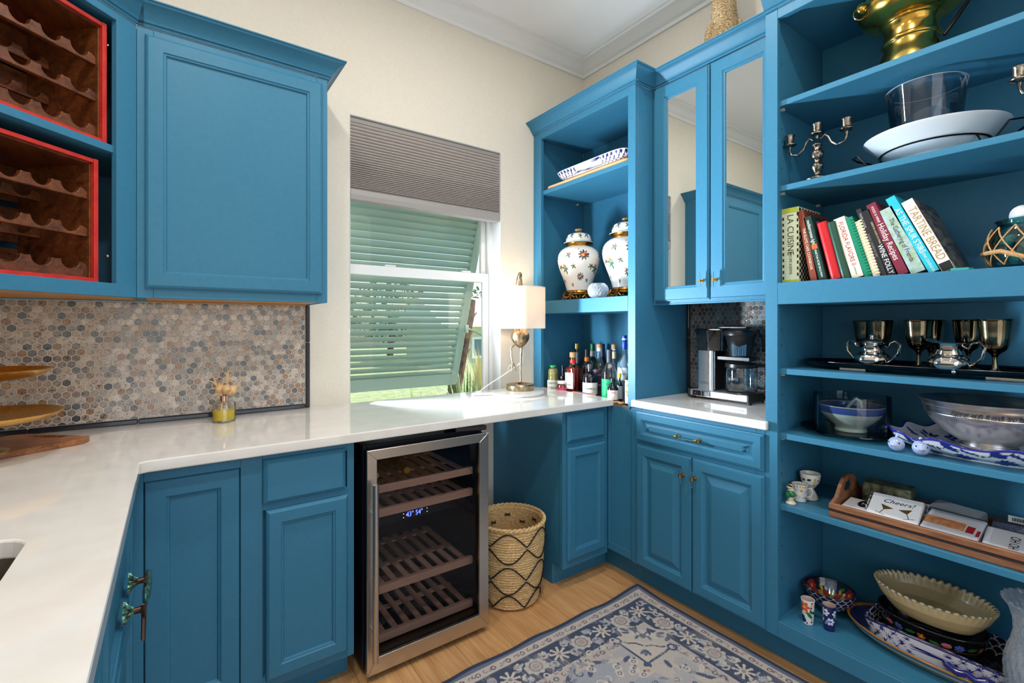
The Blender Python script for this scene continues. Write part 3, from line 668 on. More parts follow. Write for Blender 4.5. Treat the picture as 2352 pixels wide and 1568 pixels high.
for nm, q in (('steel_rail', [(D0,DZ1),(D1,DZ1),(i1,j1),(i0,j1)]), ('steel_rail', [(D0,DZ0),(D1,DZ0),(i1,j0),(i0,j0)]), ('steel_stile', [(D0,DZ0),(D0,DZ1),(i0,j1),(i0,j0)]), ('steel_stile', [(D1,DZ0),(D1,DZ1),(i1,j1),(i1,j0)])):
    g = G(); g.prism(q, DY0, DY0+.014, 'Y'); o = obj(nm, g, STEEL, dr, bev=.0012); 
g = G(); g.box(i0-.01, DY0+.016, j0-.01, i1+.01, DY0+.021, j1+.01); obj('pane', g, thin_glass('tinted fridge glass', (226,224,228), .6, 0., .045), dr)
hx = .585; g = G(); g.tube([(hx,1.648,.098),(hx,1.648,.73)], .011, 20); h = obj('handle', g, STEEL, dr, smooth=True)
for z in (.62,.20):
    g = G(); g.tube([(hx,1.657,z),(hx,1.69,z)], .005, 12); obj('post', g, STEEL, h, smooth=True)
g = G(); g.prism([(.93,1.80),(.955,1.735),(1.085,1.70),(1.085,1.735),(1.02,1.80)], .8525, .872); hg = obj('hinge', g, BLACKP, fr, world=True, bev=.002)
g = G()
for x, y in ((1.0,1.75),(1.03,1.76)): g.tube([(x,y,.872),(x,y,.8735)], .005, 10)
stuff(obj('screw', g, SCREW, hg))
FW = wood_mat('beech fridge shelf', (216,172,138), (236,196,160), .5, 3, (1,10,10), .05)
for z in (.655,.562,.268,.082):
    s = part(fr, 'shelf', [(.590,1.765,z,1.055,1.785,z+.03)], FW, .001)
    for k in range(9):
        x = .615+k*.052; part(s, 'slat', [(x-.012,1.785,z+.008,x+.012,2.2,z+.016)], FW, 0)
    part(s, 'cross_bar', [(.59,1.96,z,1.055,1.985,z+.008)], FW, 0)
    part(s, 'cross_bar', [(.59,2.16,z,1.055,2.19,z+.008)], FW, 0)
dp = part(fr, 'control_panel', [(.585,1.80,.515,1.073,2.26,.552)], BLACKP, .001)
LED = mat('blue led digits', (120,140,255), .5, emit=(70,90,255), es=9.); LEDW = mat('white led dots', (255,255,255), .5, emit=(210,215,255), es=3.)
lettering(dp, '43° 54°', .028, LED, frame((.80,1.798,.533), (1,0,0), (0,0,1)), 'digits', sx=.85, world=False)
g = G()
for x, z in ((.752,.54),(.752,.525),(.765,.533),(.855,.541),(.855,.527)): g.ell((x,1.798,z), (.0018,.001,.0018), 8, 6)
stuff(obj('indicator_dots', g, LEDW, dp))
for x, cm, lb in ((.64, mat('pearl foil', (205,205,205), .3), 'dark bottle with pale foil cap lying on the top fridge shelf'), (.77, mat('gold foil', (200,170,80), .3, .8), 'dark bottle with gold foil cap lying on the top fridge shelf')):
    b = thing('wine_bottle', lb, 'bottle', (x, 1.85, .711), (PI/2*-1, 0, 0))
    g = G(); g.lathe([(.012,-.03),(.0145,.04),(.016,.06),(.035,.11),(.037,.14),(.037,.3),(.03,.31),(.005,.3)], 22); obj('glass_body', g, mat('dark bottle glass', (16,22,16), .08, coat=.4), b, smooth=True)
    g = G(); g.lathe([(.001,-.046),(.013,-.046),(.0155,-.04),(.0155,.03)], 22, cap=False); obj('foil_cap', g, cm, b, smooth=True)

# ---------------------------------------------------------------- red wine crates
RED = mat('worn red paint', (206,52,40), .4, rgb2=(188,38,32), scale=30); CRW = wood_mat('stained crate wood', (64,32,14), (122,66,28), .4, 3.2, (10,1.2,10), .15, 4, .2, 'World')
def crate(label, u0, u1, d0, z0, z1, tops):
    cr = thing('wine_crate', label, 'wine crate', tuple(DG((u0+u1)/2, d0+.15, z0)), group='red wine crates in the corner cabinet')
    DP = .30; t = .013
    def bd(name, bx, m, par=cr, bev=.001):
        g = G()
        for b in bx: dbox(g, *b)
        return obj(name, g, m, par, world=(par is cr), bev=bev)
    for nm, q in (('side_board',(u0,d0,z0,u0+t,d0+DP,z1)),('side_board',(u1-t,d0,z0,u1,d0+DP,z1)),('top_board',(u0+t,d0+.002,z1-t,u1-t,d0+DP,z1-.001)),('bottom_board',(u0+t,d0+.002,z0,u1-t,d0+DP,z0+t))): bd(nm, [q], RED)
    for nm, q in (('lining',(u0+t,d0+.012,z0+t,u0+t+.005,d0+DP-.01,z1-t)),('lining',(u1-t-.005,d0+.012,z0+t,u1-t,d0+DP-.01,z1-t)),('lining',(u0+t,d0+.012,z1-t-.005,u1-t,d0+DP-.01,z1-t)),('back_board',(u0+t,d0+DP-.012,z0+t,u1-t,d0+DP-.002,z0+.11)),('back_board',(u0+t,d0+DP-.012,z0+.13,u1-t,d0+DP-.002,z0+.24)),('back_board',(u0+t,d0+DP-.012,z0+.26,u1-t,d0+DP-.002,z1-t))): bd(nm, [q], CRW)
    w = u1-u0-2*t-.01
    for zt in tops:
        for dd, th in ((d0+.02,.016),(d0+.20,.014)):
            bot = zt-.036 if zt-.036 > z0+.03 else z0+t; p = [(w, bot), (0, bot), (0, zt-.012)]
            pit = .0775; n = int(w/pit)
            a = .018
            for k in range(n+1):
                cx = a+.03+k*pit
                if cx+.03 > w: break
                p += [(cx-.033, zt-.002),(cx-.029, zt)] if k else [(cx-.033, zt-.004)]
                for i in range(9):
                    an = PI+PI*i/8; p.append((cx+.026*math.cos(an), zt-.004+.024*math.sin(an)))
                p += [(cx+.029, zt),(cx+.033, zt-.002)]
            p.append((w, zt-.01))
            g = G(); g.prism(p, dd, dd+th, 'Y', X=DX @ T3(u0+t+.005, 0, 0)); obj('bottle_rail', g, CRW, cr, world=True, bev=.0012)
crate('red-edged wine crate on the upper shelf of the corner cabinet', .079, .455, .024, 1.8775, 2.262, (2.16,2.045,1.935))
crate('red-edged wine crate on the lower shelf of the corner cabinet', .097, .450, .034, 1.433, 1.822, (1.73,1.612,1.498))

# ---------------------------------------------------------------- woven basket
bk = thing('woven_basket', 'round seagrass basket with black zigzag cord beside the wine fridge', 'basket', (1.318,1.855,0))
ROPE = mat('seagrass rope', (190,148,92), .75, rgb2=(238,204,148), scale=130, stretch=(1,1,2.2), bump=.9, coord='Object', detail=6)
hb, nc = .37, 31; prof = [(.02,.004),(.12,.004)]
rad = lambda z: .132+.03*(z/hb)**.8+.006*math.sin(z/hb*PI)
for k in range(nc):
    z = .008+k*(hb-.008)/nc; q = (hb-.008)/nc
    for e, o in ((.08,.0),(.3,.004),(.5,.005),(.7,.004),(.94,0)): prof.append((rad(z)+o, z+q*e))
prof += [(rad(hb)-.004,hb+.004)]
inner = [(rad(z)-.010-(.003 if i % 2 else 0), z) for i, z in enumerate(np.linspace(hb, .02, 60))]
wob = lambda p, a, i: (p[0]*(1+.006*math.sin(a*17+i*1.3)), p[1]*(1+.006*math.sin(a*17+i*1.3)), p[2]+.002*math.sin(a*2+i*.9))
g = G(); g.lathe(prof+inner+[(.02,.018)], 72, fn=wob, cap=False); obj('woven_wall', g, ROPE, bk, smooth=True, ang=2)
g = G()
for ph in (0, PI):
    pts = []
    for i in range(160):
        a = 2*PI*i/160; tw = a*22+ph; R = rad(hb)+.0+.005*math.cos(tw); pts.append((R*math.cos(a), R*math.sin(a), hb+.005+.005*math.sin(tw)))
    g.tube(pts, .006, 6, closed=True)
obj('braided_rim', g, ROPE, bk, smooth=True)
CORD = mat('black cord', (22,18,20), .7)
for z0, z1, inv in ((.362,.30,0),(.288,.228,1),(.212,.148,0),(.138,.086,1),(.08,.016,0)):
    n = 6
    for k in range(n):
        pts = []
        for i in range(13):
            t = i/12; a = 2*PI*(k+t)/n+.9; q = abs(math.cos(PI*t))**1.2; zz = z0-(z0-z1)*q if inv else z1+(z0-z1)*q
            R = rad(zz)+.0075; pts.append((R*math.cos(a), R*math.sin(a), zz))
        g = G(); g.tube(pts, .0031, 5); obj('zigzag_cord', g, CORD, bk, smooth=True)
for k in range(12):
    a = 2*PI*k/12; g = G()
    for zz in ((.30,) if k % 2 else (.24,.33)):
        R = rad(zz)-.016; c0 = Vector((R*math.cos(a), R*math.sin(a), zz)); tg = Vector((-math.sin(a), math.cos(a), 0))
        for s in (-1,1): g.tube([c0-tg*.014+Vector((0,0,.006*s)), c0+tg*.014-Vector((0,0,.006*s))], .0025, 5)
    stuff(obj('cord_knots', g, CORD, bk))
# ---------------------------------------------------------------- rug
RX0, RX1, RY0, RY1 = .62, 1.872, -.35, 1.545
nx, ny = 380, 520
xs = np.linspace(RX0, RX1, nx); ys = np.r_[np.linspace(RY0, .55, 120, endpoint=False), np.linspace(.55, RY1, ny-120)]
X_, Y_ = np.meshgrid(xs, ys, indexing='ij')
e = np.minimum.reduce([X_-RX0, RX1-X_, RY1-Y_, Y_-RY0])
pa = Paint(X_, Y_, (188,178,172)); fld, navy, cream, taupe, steel_ = (176,172,172), (68,79,101), (206,194,182), (170,154,146), (132,142,158)
pa.mask(e < .018, (52,62,86)); pa.mask((e >= .018) & (e < .034), (104,112,132)); pa.mask((e >= .034) & (e < .075), (196,184,176))
pa.mask((e >= .075) & (e < .08), (84,90,108)); pa.mask((e >= .08) & (e < .205), navy); pa.mask((e >= .205) & (e < .211), (200,190,182)); pa.mask((e >= .211) & (e < .26), (188,176,170)); pa.mask((e >= .26), fld)
rr = random.Random(3)
def along(d, step, fn):
    """walk the far and the right edge at inset d"""
    t = RX0+d
    i = 0
    while t < RX1-d+.001: fn(t, RY1-d, 0., i); t += step; i += 1
    t = RY1-d-step
    while t > RY0+d: fn(RX1-d, t, PI/2, i); t -= step; i += 1
def daisy(x, y, r, a, i, n=8):
    for k in range(n):
        q = a+2*PI*k/n; pa.line([(x+math.cos(q)*r*.3, y+math.sin(q)*r*.3),(x+math.cos(q)*r, y+math.sin(q)*r)], r*.13, cream); pa.disc(x+math.cos(q)*r, y+math.sin(q)*r, r*.17, cream)
    pa.disc(x, y, r*.24, (150,140,140))
def palmette(x, y, r, a):
    pa.disc(x, y, r, (186,176,170), 1.25, a); pa.ring(x, y, r*.62, r*.74, (120,112,116)); pa.disc(x, y, r*.42, (172,156,150)); 
    for k in range(9):
        q = a+2*PI*k/9; pa.disc(x+math.cos(q)*r*1.1, y+math.sin(q)*r*.95, r*.24, (196,186,178))
def scroll(x, y, r, a, col, w=.004):
    pa.line([(x+r*math.cos(a+t*.55)*(1-t*.09), y+r*math.sin(a+t*.55)*(1-t*.09)) for t in range(9)], w, col)
def small(x, y, a, i):
    if i % 2: pa.disc(x, y, .011, (96,92,104)); pa.disc(x, y, .007, (190,178,170)); [pa.disc(x+.008*math.cos(q), y+.008*math.sin(q), .0032, (80,82,100)) for q in (0,2.1,4.2)]
    else: scroll(x, y, .011, a+i, (140,120,116), .0022); scroll(x+.018*math.cos(a), y+.018*math.sin(a), .009, a+2+i, (110,108,118), .002)
def big(x, y, a, i):
    if i % 2 == 0: daisy(x, y, .036, a+.3*i, i)
    else: palmette(x, y, .036, a)
    dx, dy = math.cos(a)*.055, math.sin(a)*.055
    for s in (-1, 1):
        for u in (-1, 1):
            cx, cy = x+dx*u-math.sin(a)*s*.03, y+dy*u+math.cos(a)*s*.03
            scroll(cx, cy, .02, rr.random()*6, rr.choice([(190,182,178),(160,160,168),cream]), .0038)
            pa.disc(cx+.012*u, cy+.01*s, .0075, rr.choice([cream,(184,160,152),(150,156,170)]), 1.6, rr.random()*3)
            pa.leaf(cx, cy, .028, rr.random()*6, (176,176,182))
along(.055, .034, small); along(.142, .118, big); along(.236, .04, small)
# field: corner spandrels and a lobed medallion pattern
cx = (RX0+RX1)/2
lo_ = RNG.random((14,18)); gx = np.linspace(0,12.99,nx); gy = np.linspace(0,16.99,ny); ii, jj = gx.astype(int), gy.astype(int); fx, fy = (gx-ii)[:,None], (gy-jj)[None,:]
lo_ = lo_[ii][:,jj]*(1-fx)*(1-fy)+lo_[ii+1][:,jj]*fx*(1-fy)+lo_[ii][:,jj+1]*(1-fx)*fy+lo_[ii+1][:,jj+1]*fx*fy
pa.mask((e >= .26) & (lo_ > .55), (158,162,170), .8); pa.mask((e >= .26) & (lo_ < .33), (198,184,172), .8)
def field_motif(x, y, s, ang):
    """lobed corner cartouche; its axis b points at the rug's corner"""
    bx, by = math.cos(ang), math.sin(ang); ax, ay = by, -bx
    LA = np.abs(((X_-x)*ax+(Y_-y)*ay)/s); LB = ((X_-x)*bx+(Y_-y)*by)/s
    P = lambda a, b: (x+s*(a*ax+b*bx), y+s*(a*ay+b*by))
    pa.mask((LA < .17-np.abs(LB)*.95) & (LB < .06), (202,188,174)); pa.mask((LA < .15) & (LB > .0) & (LB < .15-.1*LA), (198,186,174))
    pa.mask((LB > .03+LA*1.0) & (LB < .155-.35*LA), (78,90,116)); pa.mask((LB > .10) & (LA < .03) & (LB < .16), (186,178,172))
    for sg in (-1, 1):
        pa.line([P(0,-.19), P(.14*sg,-.045)], .0075*s, (72,84,112)); pa.line([P(.0,-.178), P(.13*sg,-.04)], .0022*s, (190,182,176))
        q = P(.165*sg,-.02); pa.ring(q[0], q[1], .018*s, .032*s, (76,88,116)); pa.disc(*q, .012*s, (198,188,180))
        pa.line([P(.01*sg,-.035), P(.05*sg,-.022), P(.1*sg,-.03), P(.12*sg,-.022)], .006*s, (70,80,104))
        for k in range(3): q = P((.03+.035*k)*sg, .075+.012*k); pa.disc(*q, .011*s, (204,194,184), 1.5, ang+k); q = P((.05+.04*k)*sg, .02+.025*k); pa.leaf(q[0], q[1], .05*s, ang+sg*(.5+.5*k), (206,196,184) if k % 2 else (84,96,120))
        q = P(.17*sg,.09); pa.leaf(q[0], q[1], .07*s, ang+2.6*sg, (84,94,118)); q = P(.14*sg,.11); pa.leaf(q[0], q[1], .06*s, ang+1.9*sg, (96,104,124))
        for k in range(7):
            q = P((.19+.035*k)*sg, -.02-.035*k+.02*(k % 2)); scroll(q[0], q[1], .026*s, k*1.7, rr.choice([(86,96,120),(140,136,142),(204,194,184)]), .0045*s)
            q = P((.10+.04*k)*sg, -.14-.02*k); pa.leaf(q[0], q[1], .07*s, ang+PI+sg*(.5+.2*k), rr.choice([(84,94,116),(150,150,156),(196,184,172)]))
    for a, b, r, c in ((0,-.2,.024,(76,88,116)),(0,-.245,.03,(206,184,162)),(0,-.245,.012,(170,150,138)),(0,.1,.02,(204,192,180))): pa.disc(*P(a,b), r*s, c)
    for k in (-1,0,1): q = P(.0,-.07); pa.leaf(q[0], q[1], .055*s, ang+PI+k*.6, (72,84,110))
for a_, b_, q_ in ((1.56,1.255,PI/4),(.93,1.255,PI*.75)): field_motif(a_, b_, .66, q_)
for k in range(210):
    x, y = RX0+.27+rr.random()*(RX1-RX0-.54), .45+rr.random()*.83
    if min(abs(x-1.56)+abs(y-1.255), abs(x-.93)+abs(y-1.255)) < .16: continue
    q = rr.random()
    if q < .45: scroll(x, y, .012+.014*rr.random(), rr.random()*6, rr.choice([(92,102,124),(128,130,140),(150,136,132),(206,196,186)]), .0028)
    elif q < .8: pa.leaf(x, y, .03+.03*rr.random(), rr.random()*6, rr.choice([(86,96,120),(130,134,146),(196,184,174),(204,194,184)]))
    else: pa.disc(x, y, .015, (206,194,182), 1.4, rr.random()*3); pa.ring(x, y, .005, .009, (104,108,124)); pa.disc(x+.016, y+.01, .006, (96,104,124))
for k in range(9):
    x = 1.02+k*.07; y = .86-.012*(k % 2); pa.line([(x,y),(x+.035,y),(x+.035,y-.03),(x+.07,y-.03)], .0028, (206,198,190)); pa.line([(x,y-.012),(x+.035,y-.012)], .0018, (110,114,130))
# worn pile: streaks of fading, laid on by noise
nz = RNG.random((nx//9+2, ny//26+2)); gx = np.linspace(0, nz.shape[0]-1.01, nx); gy = np.linspace(0, nz.shape[1]-1.01, ny)
i0_, j0_ = gx.astype(int), gy.astype(int); fx, fy = (gx-i0_)[:,None], (gy-j0_)[None,:]
nz = nz[i0_][:,j0_]*(1-fx)*(1-fy)+nz[i0_+1][:,j0_]*fx*(1-fy)+nz[i0_][:,j0_+1]*(1-fx)*fy+nz[i0_+1][:,j0_+1]*fx*fy
wear = np.clip((nz-.5)*1.5, 0, .6)*(e > .03)*(.55+.45*np.sin(X_*1500+RNG.random((nx,1))*9))
pa.C = pa.C*(1-wear[...,None])+np.array(lin((190,184,182)))*wear[...,None]
pa.C *= (1+.16*(RNG.random((nx,ny,1))-.5))
curl = .012*np.exp(-(((X_-RX1)/.11)**2+((Y_-RY1)/.11)**2))
Zr = .007+curl+.0006*np.sin(X_*40)*np.sin(Y_*23)
Zr[0,:] = Zr[-1,:] = .001; Zr[:,0] = Zr[:,-1] = .001
pos = np.stack([X_, Y_, Zr], -1)
wv = .004*np.sin(X_*22)*(e < .02); pos[...,1] += wv*(np.abs(Y_-RY1) < .02)
tag(obj('area_rug', gridmesh('area_rug', pos, pa.C, painted('woven rug', .95, 0, 0, .5)), None), 'faded blue and cream oriental rug on the oak floor', 'rug')
# ---------------------------------------------------------------- countertop things
# crane lamp on a marble board
MARB = mat('white marble', (232,228,222), .2, rgb2=(208,204,200), scale=7, detail=8)
bd = thing('marble_board', 'round white marble board with a handle under the crane lamp', 'serving board', (1.568,2.135,.9145), math.radians(160))
g = G(); p = [(.15*math.cos(a), .15*math.sin(a)) for a in np.linspace(.12, 2*PI-.12, 60)]+[(.255,-.016),(.262,-.008),(.262,.008),(.255,.016)]
g.prism(p, 0, .014); obj('slab', g, MARB, bd, bev=.003, seg=2)
lp = thing('crane_lamp', 'silver crane table lamp with white drum shade by the hutch', 'table lamp', (1.615,2.175,.929))
NICK = mat('champagne nickel', (190,172,146), .3, 1., rgb2=(150,128,98), scale=60); FEA = mat('feathered metal', (196,176,146), .38, 1., rgb2=(120,92,56), scale=70, stretch=(1,1,.25), bump=1.)
g = G(); g.lathe([(.078,0),(.08,.004),(.08,.028),(.076,.034),(.002,.035)], 40); obj('base', g, NICK, lp, smooth=True, ang=.5)
g = G(); g.tube([(.004,0,.035),(.004,.002,.12),(.006,0,.205),(.012,0,.26)], [.006,.005,.006,.008], 10)
for a in (-.5,.5,2.4,3.6): g.tube([(.004,0,.04),(.004+.022*math.cos(a),.022*math.sin(a),.04),(.004+.042*math.cos(a),.042*math.sin(a),.037)], [.005,.004,.002], 6)
obj('standing_leg', g, NICK, lp, smooth=True)
g = G(); g.tube([(-.02,.012,.265),(-.044,.028,.24),(-.042,.026,.18),(-.036,.024,.155)], [.008,.005,.0045,.004], 8)
for dx, dy in ((-.016,.012),(-.004,.002),(.014,-.008)): g.tube([(-.036,.024,.157),(-.036+dx,.024+dy,.13),(-.036+dx*1.3,.024+dy*1.3,.105)], [.0045,.0035,.0015], 6)
obj('raised_leg', g, NICK, lp, smooth=True)
def fth(p, a, i):
    k = 1+.035*math.sin(a*18+i*2.2); return (p[0]*k, p[1]*k, p[2])
g = G(); g.lathe([(.002,-.062)]+[(.052*math.sin(PI*t)**.75, -.062+.135*t) for t in np.linspace(.06,.94,22)]+[(.014,.078)], 48, X=T3(0,0,.30), fn=fth); obj('body', g, FEA, lp, smooth=True, ang=2)
g = G(); g.tube([(0,0,.37),(-.006,.004,.45),(.008,-.004,.55),(0,0,.62),(-.004,.0,.645)], [.014,.011,.010,.012,.013], 12); g.ell((-.001,0,.655), (.013,.011,.018), 14, 10); g.tube([(-.008,.004,.652),(-.016,.010,.63),(-.02,.013,.60)], [.007,.005,.002], 8); obj('neck_and_head', g, NICK, lp, smooth=True)
m = bpy.data.materials.new('linen shade'); m.use_nodes = True; t_ = m.node_tree; t_.nodes.remove(t_.nodes['Principled BSDF'])
d_ = t_.nodes.new('ShaderNodeBsdfDiffuse'); d_.inputs[0].default_value = (*lin((244,236,226)),1); tl = t_.nodes.new('ShaderNodeBsdfTranslucent'); tl.inputs[0].default_value = (*lin((246,232,214)),1); mx_ = t_.nodes.new('ShaderNodeMixShader'); mx_.inputs[0].default_value = .35
t_.links.new(d_.outputs[0], mx_.inputs[1]); t_.links.new(tl.outputs[0], mx_.inputs[2]); t_.links.new(mx_.outputs[0], t_.nodes['Material Output'].inputs[0]); MATS['linen shade'] = m
g = G(); g.lathe([(.144,.35),(.144,.585),(.1425,.585),(.1425,.35),(.144,.35)], 64, cap=False); sd = obj('shade', g, m, lp, smooth=True, ang=.5)
g = G()
for z in (.352,.583): g.tube([(.1435*math.cos(a), .1435*math.sin(a), z) for a in np.linspace(0,2*PI,48,endpoint=False)], .0016, 6, closed=True)
for a in (0, 2*PI/3, 4*PI/3): g.tube([(.012*math.cos(a), .012*math.sin(a), .578),(.143*math.cos(a), .143*math.sin(a), .578)], .0016, 5)
obj('shade_ring', g, mat('white wire', (225,222,216), .4), sd)
g = G(); g.ell((.05,.0,.47), (.026,.026,.034), 16, 10); bu = obj('bulb', g, mat('lamp bulb', (255,235,205), .3, emit=(255,214,160), es=6), lp, smooth=True)
lb = lamp('crane_lamp_light', 'POINT', (1.615+.05,2.175,.929+.47+.05), (0,0,0), 2.2, (1,.82,.62), shadow_soft_size=.03)
g = G(); g.tube([(.012,0,.26),(.02,-.004,.2),(.016,.0,.16),(-.02,.02,.13),(-.08,.06,.08),(-.15,.10,.03),(-.19,.125,-.005),(-.21,.135,-.01)], .0026, 8); obj('power_cord', g, mat('white cord', (238,238,236), .4), lp, smooth=True)
# reed diffuser
df = thing('reed_diffuser', 'small glass diffuser with yellow oil and a cream flower on the counter', 'diffuser', (.165,2.20,.9142))
g = G(); g.lathe([(.002,.0),(.036,.0),(.040,.004),(.0405,.07),(.036,.079),(.016,.081),(.0135,.085),(.0135,.092)], 40); obj('glass_body', g, thin_glass('clear jar glass', (248,250,248), 1., 0, .14), df, smooth=True, ang=.6)
g = G(); g.lathe([(.002,.008),(.035,.008),(.0375,.012),(.0378,.047),(.002,.047)], 36); obj('oil', g, mat('yellow oil', (240,212,24), .08, alpha=.78, coat=.3), df, smooth=True, ang=.6)
g = G(); g.lathe([(.0145,.083),(.0145,.103),(.012,.104),(.011,.085)], 28, cap=False); obj('collar', g, mat('rose gold', (205,170,150), .15, 1.), df, smooth=True, ang=.6)
CRM = mat('cream dried flower', (226,192,146), .8, rgb2=(208,168,118), scale=80)
g = G(); g.tube([(-.004,.0,.012),(-.010,0,.05),(-.006,0,.09),(-.012,0,.125),(-.03,.002,.155),(-.036,.004,.182)], [.004,.004,.0045,.005,.004,.002], 7); g.tube([(.02,.0,.012),(.008,0,.06),(.002,0,.1),(.006,0,.135),(.012,0,.17),(.014,0,.205)], [.004,.004,.0045,.005,.0045,.003], 7)
for a, b in (((-.012,0,.125),(-.044,0,.135)),((-.024,0,.145),(-.05,.004,.165)),((-.008,0,.11),(-.036,0,.107)),((.011,0,.165),(.026,.0,.185)),((.012,0,.18),(.0,0,.192)),((.008,0,.15),(.03,0,.16)),((-.01,0,.13),(.0,0,.16))): g.tube([a, ((a[0]+b[0])/2, .003, (a[2]+b[2])/2+.004), b], [.004,.0038,.0022], 6)
obj('coral_sprig', g, CRM, df, smooth=True)
for i, (ax, az, L, wd, ang) in enumerate(((-.006,.108,.05,.018,1.85),(.004,.104,.056,.019,.75),(.0,.108,.045,.016,1.3))):
    g = G(); n = 8; v = []; f = []
    for k in range(n+1):
        t = k/n; wq = wd*math.sin(PI*min(t*.9+.05,1))**.8; c0 = Vector((ax+math.cos(ang)*L*t, -.006*i-.012*math.sin(PI*t), az+math.sin(ang)*L*t)); s = Vector((-math.sin(ang),0,math.cos(ang)))*wq
        v += [c0-s+Vector((0,.006,0)), c0, c0+s+Vector((0,.006,0))]
    for k in range(n):
        for j in range(2): f.append((k*3+j, k*3+j+1, k*3+j+4, k*3+j+3))
    g.add(v, f); o = obj('petal', g, CRM, df, smooth=True); sm = o.modifiers.new('thickness', 'SOLIDIFY'); sm.thickness = .0012
# cutting board and tiered brass stand at the left
WAL = wood_mat('acacia board', (116,68,38), (186,120,74), .35, 3.5, (3,14,14), .05, 4, 0, 'World')
cb = thing('cutting_board', 'acacia wood cutting board with a slot handle on the counter corner', 'cutting board', (-.45,2.02,.9145))
bm = bmesh.new(); outl = [(-.224,2.088),(-.236,2.046),(-.66,1.80),(-.755,1.93),(-.44,2.25),(-.39,2.245)]
slot = [(-.285,2.128),(-.30,2.112),(-.37,2.165),(-.395,2.20),(-.375,2.205),(-.34,2.18)]
for z in (.9145,.932):
    rs = [[bm.verts.new((x,y,z)) for x,y in q] for q in (outl, slot)]
    es = [bm.edges.new((r[i], r[(i+1)%len(r)])) for r in rs for i in range(len(r))]; bmesh.ops.triangle_fill(bm, use_beauty=True, edges=es)
    if z < .92: low = rs
for r0, r1 in zip(low, rs):
    for i in range(len(r0)): bm.faces.new((r0[i], r0[(i+1)%len(r0)], r1[(i+1)%len(r1)], r1[i]))
bmesh.ops.recalc_face_normals(bm, faces=bm.faces); me = bpy.data.meshes.new('plank'); bm.to_mesh(me); bm.free(); me.materials.append(WAL)
obj("board_body", me, None, cb, world=True, bev=.002)
ts = thing('tiered_stand', 'brass two-tier serving stand with hammered dishes on the cutting board', 'serving stand', (-.445,1.95,.9325))
HBR = mat('hammered brass', (240,196,110), .32, 1., rgb2=(226,178,92), scale=90, bump=.7)
g = G(); g.lathe([(.06,0),(.062,.006),(.03,.018),(.012,.03),(.008,.06)], 28); obj('foot', g, mat('patina brass', (190,170,120), .3, 1.), ts, smooth=True)
g = G(); g.lathe([(.006,.06),(.006,.32),(.012,.325),(.006,.34),(.002,.36)], 16); obj('stem', g, HBR, ts, smooth=True)
for z, R in ((.085,.178),(.21,.152)):
    g = G(); g.lathe([(.002,z),(R*.6,z),(R*.9,z+.012),(R,z+.028),(R-.003,z+.029),(R*.88,z+.016),(R*.6,z+.004),(.002,z+.004)], 56, cap=False); obj('dish', g, HBR, ts, smooth=True, ang=.9)
# ---------------------------------------------------------------- shared shapes for ceramics and bottles
def spl(pts, n=6):
    """smooth curve through profile points"""
    P = [np.array(p, float) for p in pts]; P = [2*P[0]-P[1]]+P+[2*P[-1]-P[-2]]; out = []
    for i in range(1, len(P)-2):
        for t in np.linspace(0, 1, n, endpoint=False):
            a, b, c, d = P[i-1:i+3]; out.append(tuple(.5*((2*b)+(-a+c)*t+(2*a-5*b+4*c-d)*t*t+(-a+3*b-3*c+d)*t**3)))
    out.append(tuple(P[-2])); return [(max(x, .0005), y) for x, y in out]
def superp(prof, a, b, n, nu, nv, wave=0., wn=0):
    """rounded-rectangle or oval surface: profile (offset, z) lofted round a superellipse"""
    pr = np.array(prof, float); d = np.r_[0, np.cumsum(np.hypot(*np.diff(pr, axis=0).T))]; s = np.linspace(0, d[-1], nv)
    off = np.interp(s, d, pr[:,0]); z = np.interp(s, d, pr[:,1]); th = np.linspace(0, 2*PI, nu, endpoint=False)
    A, O = np.meshgrid(th, off, indexing='ij'); Z = np.broadcast_to(z, A.shape).copy(); c, t = np.cos(A), np.sin(A); e = 2/n
    w = np.broadcast_to(s/d[-1], A.shape)
    x = np.maximum(a+O, .001)*np.sign(c)*np.abs(c)**e; y = np.maximum(b+O, .001)*np.sign(t)*np.abs(t)**e
    x0 = a*np.sign(c)*np.abs(c)**e; y0 = b*np.sign(t)*np.abs(t)**e
    L = np.hypot(np.roll(x0, -1, 0)-x0, np.roll(y0, -1, 0)-y0)[:,0]; arc = np.r_[0, np.cumsum(L)[:-1]]
    return np.stack([x, y, Z], -1), np.broadcast_to(arc[:,None], A.shape), np.broadcast_to(s, A.shape), A
def bouquet(pa, u, v, s):
    for k in range(9): pa.leaf(u+.2*s*math.cos(k*.7), v+.2*s*math.sin(k*.7), .75*s, k*.7+.3, [(46,92,52),(70,120,60),(34,72,50)][k % 3])
    for dx, dy, r, c in ((-.28,.12,.3,(150,42,84)),(.22,.2,.3,(214,140,60)),(.3,-.02,.24,(176,50,44)),(-.22,0,.19,(226,164,84)),(.62,.12,.13,(52,52,104)),(.72,-.06,.12,(56,50,96)),(-.62,.22,.09,(190,44,40)),(-.72,.06,.08,(186,46,40))): pa.disc(u+dx*s, v+dy*s, r*s, c)
    for k in range(9): pa.disc(u+(-.2+.11*(k % 4))*s, v-(.28+.13*(k//4))*s, .1*s, [(110,28,70),(140,40,80),(90,24,64)][k % 3])
def sprig(pa, u, v, s, c, rot=0.):
    for k in range(5): pa.leaf(u, v, s*(.8+.1*k % 2), rot+k*1.25, [(60,110,70),(90,130,80)][k % 2])
    pa.disc(u, v, s*.22, c); pa.disc(u+s*.4, v+s*.2, s*.18, c)
